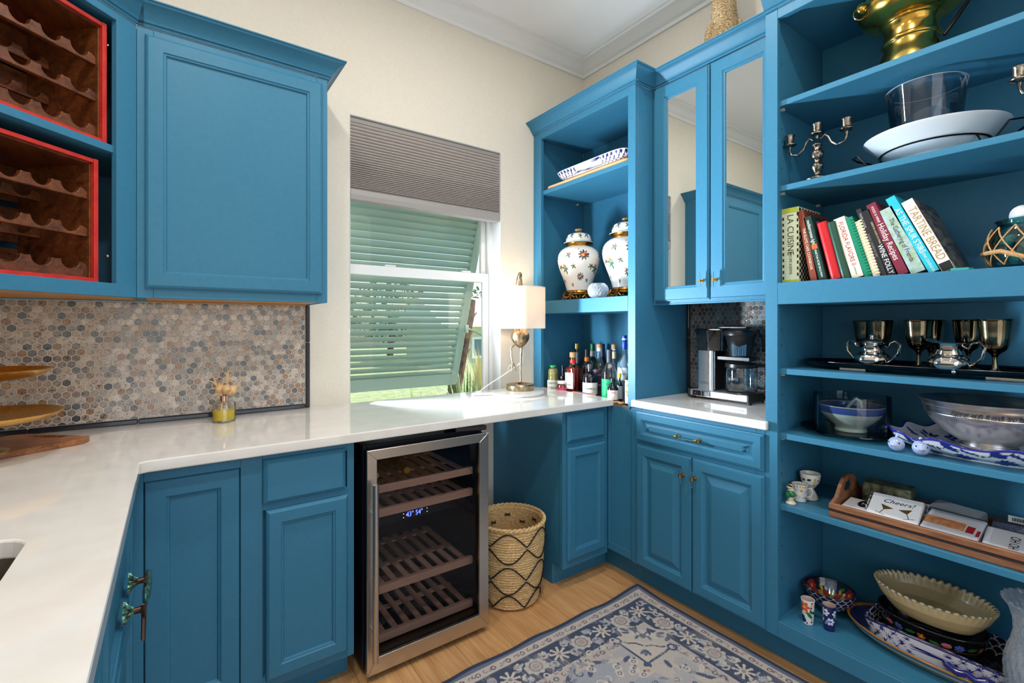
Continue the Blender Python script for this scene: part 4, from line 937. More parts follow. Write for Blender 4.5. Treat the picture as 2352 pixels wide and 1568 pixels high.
def scales(pa, u0, u1, v0, v1, st, rgb, w):
    j = 0; v = v0
    while v < v1:
        u = u0+(st/2 if j % 2 else 0)
        while u < u1:
            pa.line([(u+st*.5*math.cos(a), v+st*.45*math.sin(a)) for a in np.linspace(PI, 2*PI, 7)], w, rgb); u += st
        v += st*.5; j += 1
GLAZE = painted('painted glaze', .12, .5)
def pot(parent, name, P, pa, wrap=True, m=None, solid=0.):
    o = obj(name, gridmesh(name, P, pa.C, m or GLAZE, wrap), None, parent)
    if solid: k = o.modifiers.new('thickness', 'SOLIDIFY'); k.thickness = solid; k.offset = -1
    return o
# ---------------------------------------------------------------- hutch: vases, bowl, platter
GILT = mat('gilt bronze', (196,144,66), .28, 1., rgb2=(120,80,36), scale=70, bump=.8)
def ginger_jar(label, x, y, h, turn):
    k = h/.435; v = thing('ginger_jar', label, 'vase', (x,y,1.4465), group='lidded porcelain jars on the hutch shelf')
    body = spl([(.072,.056),(.0745,.07),(.082,.10),(.093,.13),(.108,.17),(.121,.21),(.127,.245),(.1255,.265),(.112,.292),(.09,.312),(.068,.322)])
    P, A, S, Z = revolve([(r*k, z*k) for r, z in body], 260, 190)
    pa = Paint(((A-turn+PI) % (2*PI)-PI)*.115, Z/k, (236,232,226))
    for o in range(-3, 4):
        u = o*.2
        bouquet(pa, u+.028, .258, .034); bouquet(pa, u+.012, .135, .026); sprig(pa, u-.055, .262, .018, (206,110,150)); sprig(pa, u-.03, .195, .016, (168,40,60), .5); sprig(pa, u+.075, .195, .02, (150,44,50), 1.); sprig(pa, u-.085, .18, .026, (60,80,170)); pa.disc(u-.09, .2, .009, (224,120,40)); sprig(pa, u-.05, .09, .014, (196,60,70)); sprig(pa, u+.065, .115, .014, (120,40,60)); pa.disc(u+.0, .292, .003, (120,40,60))
    pot(v, 'jar_body', P, pa)
    P, A, S, Z = revolve([(r*k, z*k) for r, z in spl([(.088,.342),(.0885,.345),(.078,.350),(.076,.352),(.074,.372),(.064,.392),(.04,.402),(.012,.404)])], 200, 90)
    pa = Paint(((A-turn+PI) % (2*PI)-PI)*.075, Z/k, (238,234,228)); pa.mask((Z/k > .3445) & (Z/k < .351), (40,140,150)); pa.mask(Z/k < .3435, (226,214,190))
    for o in range(-3, 4): sprig(pa, o*.1+.01, .378, .016, (130,24,50)); sprig(pa, o*.1+.055, .385, .018, (60,50,130)); pa.disc(o*.1+.04, .372, .004, (200,90,150))
    pot(v, 'lid', P, pa)
    g = G(); g.lathe([(.068*k,.32*k),(.07*k,.323*k),(.067*k,.332*k),(.07*k,.341*k),(.086*k,.342*k)], 48, cap=False); obj('collar', g, GILT, v, smooth=True, ang=1)
    g = G(); fl_ = lambda p, a, i: (p[0]*(1+.08*math.cos(14*a)), p[1]*(1+.08*math.cos(14*a)), p[2])
    g.lathe([(q*k, z*k) for q, z in ((.007,.402),(.007,.41),(.012,.412),(.021,.419),(.022,.425),(.016,.432),(.002,.434))], 56, fn=fl_); obj('knob', g, mat('fluted gilt knob', (170,140,96), .35, .9), v, smooth=True, ang=1)
    b = G(); b.lathe([(r*k, z*k) for r, z in ((.072,.06),(.077,.056),(.079,.048),(.074,.044),(.082,.04),(.086,.034),(.08,.03),(.078,.028),(.06,.026))], 64, cap=False)
    bo = obj('gilt_base', b, GILT, v, smooth=True, ang=1)
    for i in range(6):
        a = turn+.5+2*PI*i/6; e = Vector((math.cos(a), math.sin(a), 0)); tg = Vector((-e.y, e.x, 0)); g = G()
        g.tube([e*.078*k+Vector((0,0,.05*k)), e*.09*k+Vector((0,0,.035*k)), e*.086*k+Vector((0,0,.018*k)), e*.098*k+Vector((0,0,.006))], [.005,.008,.006,.006], 8)
        for s in (-1,1): g.tube([e*.086*k+tg*.006*s+Vector((0,0,.028*k)), e*.088*k+tg*.024*s+Vector((0,0,.014*k)), e*.09*k+tg*.038*s+Vector((0,0,.022*k)), e*.088*k+tg*.046*s+Vector((0,0,.008))], [.005,.004,.005,.003], 6)
        obj('scroll_foot', g, GILT, bo, smooth=True)
    return v
ginger_jar('white porcelain ginger jar with painted fruit, left one on the hutch shelf', 1.99, 2.088, .437, 3.951)
ginger_jar('white porcelain ginger jar with painted fruit, half hidden behind the hutch stile', 2.085, 1.80, .465, 3.855)
CUT = thin_glass('cut crystal', (240,245,250), 1., .05, .2)
_t = CUT.node_tree; _o = _t.nodes['Material Output']; _m0 = _o.inputs[0].links[0].from_node; _d = _t.nodes.new('ShaderNodeBsdfDiffuse'); _d.inputs[0].default_value = (.8,.84,.88,1); _m1 = _t.nodes.new('ShaderNodeMixShader'); _m1.inputs[0].default_value = .2
_t.links.new(_m0.outputs[0], _m1.inputs[1]); _t.links.new(_d.outputs[0], _m1.inputs[2]); _t.links.new(_m1.outputs[0], _o.inputs[0])
cb_ = thing('crystal_bowl', 'small round cut crystal bowl between the two ginger jars', 'bowl', (1.905,1.845,1.4465))
g = G(); g.lathe(spl([(.03,0),(.046,.012),(.057,.038),(.052,.064),(.036,.082)])+[(.034,.082),(.048,.062),(.052,.04),(.042,.016),(.002,.01)], 40, fn=lambda p, a, i: (p[0]*(1+.03*math.cos(20*a+i)), p[1]*(1+.03*math.cos(20*a+i)), p[2]), cap=False); obj('faceted_glass', g, CUT, cb_, smooth=False)
LW = wood_mat('pale maple board', (214,160,112), (236,190,146), .45, 2.5, (12,1,12), .03, 4, 0, 'World')
g = G(); g.prism(rrect(1.875,1.605,2.20,2.262,.035), 2.1315, 2.153); tag(obj('cutting_board', g, LW, bev=.006, seg=2), 'pale wooden board under the blue platter on the top hutch shelf', 'cutting board')
pf = thing('painted_platter', 'blue and white painted rectangular platter on the wooden board in the hutch', 'platter', (2.02,1.90,2.1535))
P, U_, S_, A_ = superp([(-.20,.006),(-.05,.006),(-.048,0),(-.04,0),(-.038,.006),(-.02,.016),(-.006,.034),(.006,.056),(.004,.058),(-.008,.038),(-.03,.012),(-.2,.010)], .155, .27, 7, 420, 90)
pa = Paint(U_, P[...,2], (236,236,240)); zz = P[...,2]; out_ = (S_ < .30)
up = np.arange(0, float(U_.max()), .028)
for i, u in enumerate(up):
    pa.disc(u, .044, .009, (28,30,110), .7); pa.line([(u+.008,.02),(u+.018,.036),(u+.022,.052)], .0018, (20,22,60)); pa.line([(u,.014),(u+.014,.02),(u+.028,.014)], .0016, (26,26,70)); pa.disc(u+.016, .028, .005, (30,32,110))
pa.mask(zz > .0545, (50,40,180)); pa.mask((zz < .007), (238,238,238))
pot(pf, 'platter_body', P, pa)
# ---------------------------------------------------------------- bottles in the hutch
CLEAR = thin_glass('bottle glass', (238,244,244), 1., 0., .16)
def bottle(label, x, y, h, dia, prof, glass, cap, capz, labels=(), fill=None, cat='bottle', name='liquor_bottle', sq=None, z0=.8885, turn=0.):
    b = thing(name, label, cat, (x,y,z0), turn); R = dia/2; pr = [(r*R, z*h) for r, z in prof]
    if sq:
        g = G(); n = sq
        def fn(p, a, i):
            c, s = math.cos(a), math.sin(a); e = 2/n; return (math.hypot(p[0],p[1])*np.sign(c)*abs(c)**e, math.hypot(p[0],p[1])*np.sign(s)*abs(s)**e, p[2])
        zsh = max(z for r, z in pr if r > R*.9)
        g.lathe(pr, 40, fn=lambda p, a, i: fn(p, a, i) if p[2] <= zsh+1e-6 else p)
    else: g = G(); g.lathe(pr, 32)
    obj('glass_body', g, glass, b, smooth=True, ang=.8)
    if fill:
        fz, fm = fill; q = [(r*.9, z+.004) for r, z in pr if z < fz*h]; rr_ = np.interp(fz*h, [z for _, z in pr], [r for r, _ in pr])*.9
        g = G(); g.lathe([(.0008, q[0][1])]+q+[(rr_, fz*h)], 32); obj('liquid', g, fm, b, smooth=True, ang=.8)
    for cz0, cz1, cr, cm, nm in cap:
        g = G(); g.lathe([(cr*R,cz0*h),(cr*R*1.02,(cz0+cz1)/2*h),(cr*R,cz1*h-.002),(cr*R*.9,cz1*h),(.0008,cz1*h)], 24); obj(nm, g, cm, b, smooth=True, ang=.6)
    for l in labels:
        za, zb, lm, txt, tm, ts_ = l; a0 = math.atan2(-y, -x)-turn
        if sq:
            g = G(); w_ = R*.9; th = a0; X = RZ(0); g.box(-R-.0008, -w_*.85, za*h, -R-.0002, w_*.85, zb*h)
        else:
            g = G(); ra = np.interp((za+zb)/2*h, [z for _, z in pr], [r for r, _ in pr])+.0006; g.lathe([(ra,za*h),(ra,zb*h)], 28, a0=a0-1.25, a1=a0+1.25, cap=False)
        lo = obj('label_sheet', g, lm, b, smooth=True)
        if txt:
            for i, tx in enumerate(txt.split('|')):
                n = len(txt.split('|')); zc = (zb-(i+.5)*(zb-za)/n)*h
                if sq: X = frame((-R-.0012, 0, zc), (0,-1,0), (0,0,1))
                else: X = frame((math.cos(a0)*(ra+.0012), math.sin(a0)*(ra+.0012), zc), (-math.sin(a0), math.cos(a0), 0), (0,0,1))
                lettering(lo, tx, ts_, tm, X)
    return b
STD = [(.92,0),(1,.01),(1,.56),(.93,.61),(.6,.67),(.38,.72),(.34,.78),(.33,.93)]
SHO = [(.92,0),(1,.02),(1,.55),(.9,.64),(.55,.72),(.38,.76),(.36,.92)]
BELL = [(.8,0),(.9,.02),(1,.18),(.97,.3),(.78,.45),(.5,.6),(.3,.74),(.25,.86),(.25,.95)]
INK = mat('black ink', (20,22,24), .6); WLB = mat('white label', (232,230,224), .6); GRNINK = mat('green ink', (40,80,50), .6); REDINK = mat('red ink', (170,30,34), .6)
DKG = mat('dark bottle', (14,16,24), .08, coat=.5); AMB = mat('whiskey', (196,84,20), .05, trans=.6, ior=1.2, coat=.3); GRN = mat('green bottle glass', (14,70,46), .06, coat=.5, trans=.3)
CORK = mat('cork', (196,150,104), .8, rgb2=(170,126,84), scale=120); BLK = mat('black cap', (24,24,28), .35)
bottle('jar of green salsa with green lid at the left of the bar hutch', 1.915, 2.236, .162, .074, [(.85,0),(.98,.03),(1,.3),(.97,.45),(.86,.56),(.92,.66),(.9,.76),(.72,.84),(.5,.88),(.48,.95)], CLEAR, [(.93,1,.54,mat('green lid', (40,160,90), .3),'lid')], 0, [(.06,.44,WLB,'SANTA|CRUZ',GRNINK,.02)], (.86, mat('tomatillo salsa', (176,164,84), .5)), 'jar', 'salsa_jar')
bottle('small dark bottle with tan label behind the salsa jar', 1.955, 2.192, .162, .04, STD, DKG, [(.9,1,.4,BLK,'cap')], 0, [(.1,.42,mat('tan label', (190,150,100), .6),'',INK,.01)])
bottle('tall clear decanter with a flared gold stopper at the back left of the bar', 2.14, 2.262, .292, .086, [(.8,0),(1,.05),(1,.4),(.9,.6),(.6,.74),(.3,.8),(.28,.86)], thin_glass('smoky glass', (150,156,150), 1., 0., .2), [(.86,.88,.3,GILT,'stopper'),(.88,1,.4,mat('antique gold', (170,136,80), .3, .9),'stopper')], 0, (), (.3, mat('dark liquor', (50,30,14), .1)))
bottle('amber whiskey bottle with red neck band and cork', 1.935, 2.08, .249, .074, [(.95,0),(1,.02),(1,.6),(.9,.66),(.5,.72),(.42,.76),(.42,.9)], thin_glass('amber glass', (236,170,110), 1., 0, .16), [(.74,.82,.47,mat('red wax band', (190,36,36), .4),'neck_band'),(.88,1,.5,CORK,'cork')], 0, [(.14,.52,WLB,'EIGHT|YEAR',INK,.013)], (.62, AMB), sq=5, turn=.2)
bottle('dark bottle with grey capsule behind the whiskey', 2.055, 2.165, .243, .07, STD, DKG, [(.72,1,.42,mat('charcoal capsule', (52,54,60), .4),'capsule')], 0)
bottle('black bottle with an orange neck band', 2.055, 2.085, .264, .072, STD, DKG, [(.72,.82,.4,mat('orange band', (222,120,40), .4),'neck_band'),(.82,1,.4,BLK,'capsule')], 0)
bottle('squat dark apothecary bottle with a pale diamond label', 1.955, 1.957, .186, .088, [(.93,0),(1,.02),(1,.58),(.93,.66),(.6,.74),(.36,.78),(.34,.88)], DKG, [(.86,1,.4,mat('dark grey stopper', (70,72,80), .3),'stopper')], 0, [(.08,.44,WLB,"HENDRICK'S",INK,.014)])
bottle('tall green bottle at the back of the bar', 2.19, 2.17, .292, .07, STD, GRN, [(.72,.84,.42,mat('striped neck label', (200,200,196), .5, rgb2=(170,40,50), scale=40),'neck_label'),(.84,1,.44,mat('green capsule', (20,90,50), .35),'capsule')], 0)
bottle('clear bell-shaped bottle with a dark berry label', 2.06, 1.985, .297, .098, BELL, CLEAR, [(.86,.93,.3,mat('paper seal', (220,204,180), .6),'seal'),(.93,1,.34,CORK,'cork')], 0, [(.1,.5,mat('berry label', (44,26,52), .5, rgb2=(90,40,60), scale=60),'RAS|BERRY',mat('silver ink', (180,176,190), .5),.012)], (.5, mat('clear liquor', (210,214,216), .03, trans=.9, ior=1.1)))
bottle('bottle with a navy capsule behind the bell-shaped one', 2.215, 2.105, .292, .066, STD, DKG, [(.72,1,.42,mat('navy capsule', (26,34,84), .4),'capsule')], 0)
bottle('clear bottle with a bright green label and grey neck', 1.957, 1.81, .275, .086, [(.93,0),(1,.02),(1,.5),(.92,.58),(.6,.68),(.36,.74),(.34,.9)], CLEAR, [(.74,1,.36,mat('slate capsule', (66,70,84), .45),'capsule')], 0, [(.02,.42,mat('bright green label', (24,160,104), .5),'CAFE|SILVER',mat('dark green ink', (10,70,50), .5),.014)], (.32, mat('clear liquor', (210,214,216))))
bottle('clear bottle with a tall cork behind the green-labelled one', 2.11, 1.915, .297, .06, STD, CLEAR, [(.72,.86,.42,mat('paper neck label', (214,186,150), .6),'neck_label'),(.9,1,.46,CORK,'cork')], 0)
bottle('tall frosted bottle with a blue neck wrap at the right of the bar', 2.035, 1.77, .353, .078, [(.93,0),(1,.02),(1,.52),(.93,.58),(.6,.64),(.36,.7),(.3,.76),(.3,.95)], mat('frosted glass', (150,182,202), .3, trans=.5, ior=1.2), [(.78,.93,.34,mat('cobalt wrap', (30,70,170), .35),'neck_wrap'),(.93,.955,.34,WLB,'band'),(.955,1,.35,mat('cobalt cap', (24,60,150), .35),'cap')], 0, [(.3,.5,mat('pale scene label', (214,222,228), .5),'VODKA',mat('grey ink', (120,140,160), .5),.012)])
bottle('small dark bitters bottle with a yellow cap', 1.955, 1.735, .15, .034, STD, DKG, [(.84,1,.5,mat('yellow cap', (228,200,30), .4),'cap')], 0, [(.1,.55,mat('bitters paper', (206,204,200), .6),'',INK,.01)])
bottle('small round black bottle with a white label at the counter end', 1.892, 1.725, .13, .058, SHO, DKG, [(.86,1,.46,BLK,'cap')], 0, [(.14,.52,WLB,'BITTER|No 7',REDINK,.009)])
bottle('slim black bottle with an orange and white label at the right stile', 1.905, 1.625, .216, .044, STD, DKG, [(.92,1,.46,mat('brown stopper', (120,84,66), .5),'stopper')], 0, [(.04,.6,mat('orange floral label', (230,222,212), .6, rgb2=(220,130,50), scale=60),'',INK,.01)])
bottle('small jam jar with a white lid and red preserve', 1.884, 2.118, .079, .060, [(.9,0),(1,.05),(1,.62),(.86,.74),(.84,.8)], CLEAR, [(.8,1,.94,mat('white lid', (224,222,226), .3),'lid')], 0, [(.1,.5,mat('pink label', (206,70,110), .5),'',INK,.01)], (.7, mat('red preserve', (170,14,40), .15)), 'jar', 'jam_jar')
g = G(); g.prism([(1.872,2.03),(1.866,1.87),(1.89,1.84),(1.904,2.01)], .8885, .9165); o = obj('snack_packet', g, mat('orange packet edge', (226,130,60), .4), bev=.006, seg=2); tag(o, 'blue and orange snack packet lying in front of the bottles', 'packet')
g = G(); g.prism([(1.8755,2.012),(1.871,1.882),(1.888,1.86),(1.899,2.0)], .9166, .9172); obj('printed_panel', g, mat('blue print', (42,84,170), .4, rgb2=(70,120,200), scale=90), o)
g = G()
for i, (x, y) in enumerate(((1.868,1.69),(1.872,1.66),(1.879,1.677),(1.885,1.65))):
    g = G(); g.ell((0,0,0), (.011,.008,.008), 12, 8); g.ell((.012,0,.001), (.009,.007,.007), 12, 8); tag(obj('peanut', g, mat('peanut shell', (196,150,104), .8, bump=.6, scale=200), smooth=True, loc=(x,y,.8965), rot=(0,0,i*1.1)), ['peanut in its shell nearest the counter end', 'peanut in its shell at the front of the peanut pile', 'peanut in its shell lying in the middle of the peanut pile', 'peanut in its shell nearest the right hutch stile'][i], 'peanut', 'peanuts at the end of the counter')
# ---------------------------------------------------------------- coffee maker
cm = thing('coffee_maker', 'silver and black drip coffee maker with glass carafe on the short counter', 'coffee maker', (2.19,1.28,.932))
ALU = mat('satin aluminium', (232,232,232), .38, 1., rgb2=(218,218,220), scale=30, stretch=(1,1,40))
part(cm, 'base', [(2.128,1.128,.944,2.258,1.425,.977)], ALU, .004); 
for y in (1.118,1.425): part(cm, 'end_cap', [(2.124,y,.938,2.26,y+.012,.980)], BLACKP, .004)
for y in (1.125,1.41):
    for x in (2.14,2.245): part(cm, 'foot', [(x-.012,y-.008,.9322,x+.012,y+.01,.944)], BLACKP, .002)
for y in (1.362,1.312):
    s = part(cm, 'switch', [(2.1245,y,.949,2.129,y+.044,.973)], BLACKP, .001); part(s, 'rocker', [(2.1225,y+.012,.953,2.1248,y+.032,.969)], mat('rocker black', (40,42,50), .3), .001)
    if y > 1.35: part(s, 'red_mark', [(2.1215,y+.025,.957,2.1228,y+.031,.965)], mat('red mark', (220,40,30), .4), 0)
lettering(cm, 'MOCCAMASTER', .0125, INK, frame((2.1275,1.20,.960), (0,-1,0), (0,0,1)), 'lettering', sx=1.25, world=True)
g = G(); g.prism(rrect(2.15,1.312,2.252,1.398,.012), .977, 1.172); tw = obj('tower', g, ALU, cm, world=True, smooth=True, ang=.6)
part(tw, 'side_grille', [(2.16,1.306,.98,2.245,1.3125,1.17)], BLACKP, .001)
lettering(tw, '(KBG)', .017, mat('grey emblem', (90,92,96), .4), frame((2.1494,1.356,1.012), (0,-1,0), (0,0,1)), 'emblem', world=False)
g = G(); v0 = rrect(2.15,1.262,2.252,1.40,.014); v1 = rrect(2.143,1.256,2.257,1.408,.016); n = len(v0)
g.add([(a,b,1.174) for a,b in v0]+[(a,b,1.272) for a,b in v1], [(i,(i+1)%n,(i+1)%n+n,i+n) for i in range(n)]+[tuple(range(n))]); obj('water_tank', g, thin_glass('smoked plastic', (176,178,184), 1., .03, .14), cm, smooth=True, ang=.7, world=True)
g = G(); g.prism(rrect(2.143,1.256,2.257,1.408,.016), 1.272, 1.281); obj('tank_lid', g, BLACKP, cm, world=True, bev=.002)
part(cm, 'outlet_arm', [(2.18,1.16,1.281,2.215,1.30,1.292)], BLACKP, .003)
cx_, cy_ = 2.19, 1.195
g = G(); g.lathe([(.034,1.148),(.05,1.152),(.056,1.20),(.066,1.245),(.072,1.25),(.072,1.268),(.066,1.276),(.03,1.281),(.002,1.281)], 40, X=T3(cx_,cy_,0)); bk_ = obj('brew_basket', g, BLACKP, cm, smooth=True, ang=.7, world=True)
a0 = math.atan2(-cy_, -cx_)
for k in range(15):
    a = a0-.62+k*.075; zt = 1.197+.012*abs(k-7)/7; e = Vector((math.cos(a), math.sin(a), 0))
    g = G(); g.tube([Vector((cx_,cy_,1.155))+e*.0517, Vector((cx_,cy_,zt))+e*.0572], .0012, 5); obj('chrome_rib', g, mat('chrome rib', (235,235,235), .15, 1.), bk_)
g = G(); q = a0+1.75; e = Vector((math.cos(q), math.sin(q), 0)); c0 = Vector((cx_,cy_,0)); g.tube([c0+e*.07+Vector((0,0,1.258)), c0+e*.094+Vector((0,0,1.256)), c0+e*.10+Vector((0,0,1.19))], [.005,.006,.005], 8); obj('basket_handle', g, BLACKP, bk_, smooth=True)
part(cm, 'basket_arm', [(2.17,1.14,1.128,2.235,1.312,1.148)], BLACKP, .003)
g = G(); g.lathe([(.06,.977),(.066,.979),(.062,.984),(.002,.984)], 36, X=T3(cx_,cy_-.005,0)); obj('hot_plate', g, mat('hot plate', (60,60,62), .3, .6), cm, smooth=True, ang=.6, world=True)
kf = [(.058,.985),(.066,.99),(.070,1.0),(.070,1.085),(.066,1.10),(.062,1.103)]
g = G(); g.lathe(kf, 44, X=T3(cx_,cy_-.005,0), cap=False); ca = obj('carafe', g, thin_glass('carafe glass', (214,222,228), 1., 0., .2), cm, smooth=True, ang=.8, world=True)
g = G(); g.lathe([(.068,1.098),(.071,1.10),(.071,1.115),(.06,1.12),(.02,1.124),(.002,1.124)], 40, X=T3(cx_,cy_-.005,0)); obj('carafe_lid', g, BLACKP, ca, smooth=True, ang=.6)
lettering(ca, '(KBG)', .016, mat('white print', (225,228,230), .5), frame((cx_-.0622,cy_+.0,1.045), (.35,-.94,0), (0,0,1)), 'emblem')
e = Vector((math.cos(a0+1.72), math.sin(a0+1.72), 0)); c0 = Vector((cx_,cy_-.005,0)); g = G()
g.tube([c0+e*.066+Vector((0,0,1.108)), c0+e*.10+Vector((0,0,1.108)), c0+e*.108+Vector((0,0,1.095)), c0+e*.106+Vector((0,0,1.01)), c0+e*.096+Vector((0,0,1.0)), c0+e*.07+Vector((0,0,1.004))], [.008,.008,.008,.007,.006,.006], 8); obj('handle', g, BLACKP, ca, smooth=True)
ul = thing('cabinet_light', 'small white puck light under the mirrored cabinet', 'cabinet light', (2.06,1.20,1.40)); g = G()
g.add([(2.03,1.13,1.4245),(2.03,1.225,1.4245),(2.1,1.225,1.4245),(2.1,1.13,1.4245),(2.035,1.145,1.405),(2.035,1.21,1.405),(2.095,1.21,1.405),(2.095,1.145,1.405)], [(0,1,2,3),(4,5,6,7),(0,1,5,4),(1,2,6,5),(2,3,7,6),(3,0,4,7)])
obj('housing', g, mat('white plastic', (226,226,228), .35), ul, world=True, bev=.001)
g = G(); g.tube([(2.029,1.19,1.416),(2.034,1.19,1.4155)], .006, 14); obj('sensor', g, mat('grey sensor', (120,120,126), .3), ul, world=True)
# woven figure on top of the mirrored cabinet
wf = thing('woven_figure', 'woven seagrass bird figure standing on top of the mirrored cabinet', 'figurine', (2.10,1.225,2.491))
WICK = mat('woven straw', (120,86,48), .7, rgb2=(214,192,150), scale=150, stretch=(1,1,1.6), bump=1., detail=5)
prof = []; zr = [0,.04,.09,.14,.2,.26,.31,.36,.42,.46,.48]; rv = [.06,.072,.078,.074,.064,.054,.05,.053,.048,.03,.004]
for z in np.linspace(0,.48,150): prof.append((np.interp(z, zr, rv)+.0022*math.sin(z*2*PI/.0125), z))
g = G(); g.lathe(prof, 72, fn=lambda p, a, i: (p[0]*(1+.035*math.sin(a*26+(i//4)*PI)), p[1]*(1+.035*math.sin(a*26+(i//4)*PI)), p[2])); obj('woven_body', g, WICK, wf, smooth=True, ang=2)
for s in (-1,1):
    a = 3.68+s*1.45; g = G(); e = (math.cos(a)*.06, math.sin(a)*.06, .155); g.ell(e, (.026,.026,.075), 24, 22); obj('wing', g, WICK, wf, smooth=True)
g = G(); a = 3.62; g.ell((math.cos(a)*.081, math.sin(a)*.081, .105), (.012,.012,.02), 14, 10); obj('orange_bead', g, mat('orange bead', (214,110,40), .3, coat=.4), wf, smooth=True)
g = G()
for k in range(14):
    a = 3.68+(k % 5-2)*.28; g.ell((math.cos(a)*.078, math.sin(a)*.078, .03+.018*(k//5)), (.007,.007,.008), 8, 6)
stuff(obj('brown_beads', g, mat('brown beads', (110,66,30), .4, rgb2=(200,130,60), scale=200), wf, smooth=True))
# ---------------------------------------------------------------- bookcase: top shelf
def yat(px, X): t = (px-1176)/FPX; return X*(math.cos(YAW)-math.sin(YAW)*t)/(math.sin(YAW)+math.cos(YAW)*t)
OBR = mat('old polished brass', (226,188,96), .17, 1., rgb2=(186,146,64), scale=9, bump=.05)
pt = thing('brass_planter', 'large old brass footed planter on the top bookcase shelf', 'planter', (2.07,.525,2.1465))
g = G(); g.lathe(spl([(.085,0),(.098,.004),(.1,.03),(.094,.06),(.082,.095),(.078,.118),(.083,.124),(.083,.132),(.078,.137),(.076,.165),(.082,.185),(.088,.19),(.088,.197)])+spl([(.1,.202),(.135,.225),(.15,.258),(.142,.285),(.128,.295)])+[(.12,.294),(.125,.25),(.08,.2),(.002,.19)], 64, cap=False); obj('planter_body', g, OBR, pt, smooth=True, ang=1)
g = G(); g.tube([(-.02,-.09,.1),(-.01,-.115,.14),(0,-.15,.2),(.01,-.17,.27)], [.005,.006,.006,.006], 10); obj('bail_handle', g, mat('black iron', (26,20,18), .4, .5), pt, smooth=True)
for a in (2.3,):
    g = G(); e = Vector((math.cos(a), math.sin(a), 0)); c0 = e*.157+Vector((0,0,.245)); g.tube([c0+e*.018*math.sin(q)+Vector((0,0,.02*math.cos(q))) for q in np.linspace(0, 2*PI, 16, endpoint=False)], .0025, 6, closed=True); obj('ring_pull', g, OBR, pt, smooth=True)
    g = G(); g.ell(c0+Vector((0,0,.018))-e*.008, (.02,.02,.02), 14, 10); obj('lion_mask', g, OBR, pt, smooth=True)
# ---------------------------------------------------------------- second shelf: candelabra, platter on wire stand, clear bucket
TSIL = mat('tarnished silver', (176,168,156), .22, 1., rgb2=(92,84,72), scale=60, bump=.1)
def candelabra(label, x, y):
    c = thing('candelabra', label, 'candelabra', (x,y,1.8255), group='silver candelabras on the second shelf')
    g = G(); g.lathe(spl([(.042,0),(.043,.006),(.03,.012),(.014,.02),(.011,.03),(.017,.042),(.02,.055),(.012,.066),(.01,.075),(.018,.084),(.021,.1),(.014,.112),(.012,.122),(.018,.13),(.012,.138)], 4), 28); obj('stem', g, TSIL, c, smooth=True, ang=1)
    for dy, dz in ((0,.172),(.094,.158),(-.094,.158)):
        if dy:
            s = 1 if dy > 0 else -1; g = G(); g.tube([(0,.012*s,.150),(0,.026*s,.162),(0,.036*s,.150),(0,.046*s,.128),(0,.066*s,.112),(0,.088*s,.118),(0,dy,.135),(0,dy,dz-.006)], [.004,.004,.0038,.0036,.0036,.0036,.0036,.004], 10); obj('arm', g, TSIL, c, smooth=True)
        g = G(); g.lathe([(.004,dz-.018),(.006,dz-.008),(.0225,dz-.002),(.0235,dz+.001),(.012,dz+.002),(.010,dz+.006),(.0145,dz+.011),(.015,dz+.03),(.018,dz+.034),(.018,dz+.036),(.011,dz+.036),(.010,dz+.015),(.001,dz+.014)], 28, X=T3(0,dy,0)); obj('candle_cup', g, TSIL, c, smooth=True, ang=.9)
    return c
candelabra('tarnished silver candelabra at the left end of the second shelf', 1.915, .757); candelabra('tarnished silver candelabra cut off by the right edge of the photo', 1.925, .155)
WHT = mat('white porcelain', (226,232,238), .1, coat=.5)
pp = thing('white_platter', 'large white platter held in a black wire stand on the second shelf', 'platter', (2.066,.468,1.8255))
g = G(); g.lathe(spl([(.002,.028),(.09,.028),(.094,.018),(.10,.018),(.104,.03),(.13,.05),(.15,.07),(.186,.105)])+[(.187,.108),(.183,.109),(.148,.078),(.105,.04),(.002,.036)], 72, cap=False); obj('plate', g, WHT, pp, smooth=True, ang=1.2)
IRON = mat('black wire', (18,18,20), .3, .6); g = G(); g.tube([(.141*math.cos(a), .141*math.sin(a), .056) for a in np.linspace(0,2*PI,48,endpoint=False)], .003, 6, closed=True)
for s in (-1,1):
    g.tube([(-.07,.12*s,.056),(-.07,.14*s,.004),(-.07,.19*s,.075),(-.02,.222*s,.085),(.03,.222*s,.085),(.07,.19*s,.075),(.07,.14*s,.004),(.07,.12*s,.056)], .0032, 6)
obj('wire_stand', g, IRON, pp, smooth=True)
bu_ = thing('clear_bucket', 'clear acrylic ice bucket standing in the white platter', 'bucket', (2.075,.488,1.8625))
g = G(); g.lathe([(.002,.003),(.078,.003),(.084,.008),(.105,.236),(.107,.238),(.103,.238),(.081,.01),(.002,.008)], 56, cap=False); obj('bucket_wall', g, thin_glass('acrylic wall', (244,247,250), .9, .02, .12), bu_, smooth=True, ang=.8)
g = G(); g.tube([(.106*math.cos(a), .106*math.sin(a), .2385) for a in np.linspace(0,2*PI,56,endpoint=False)], .0016, 6, closed=True); obj('bucket_rim', g, mat('acrylic rim', (200,214,224), .1, trans=.3), bu_, smooth=True)
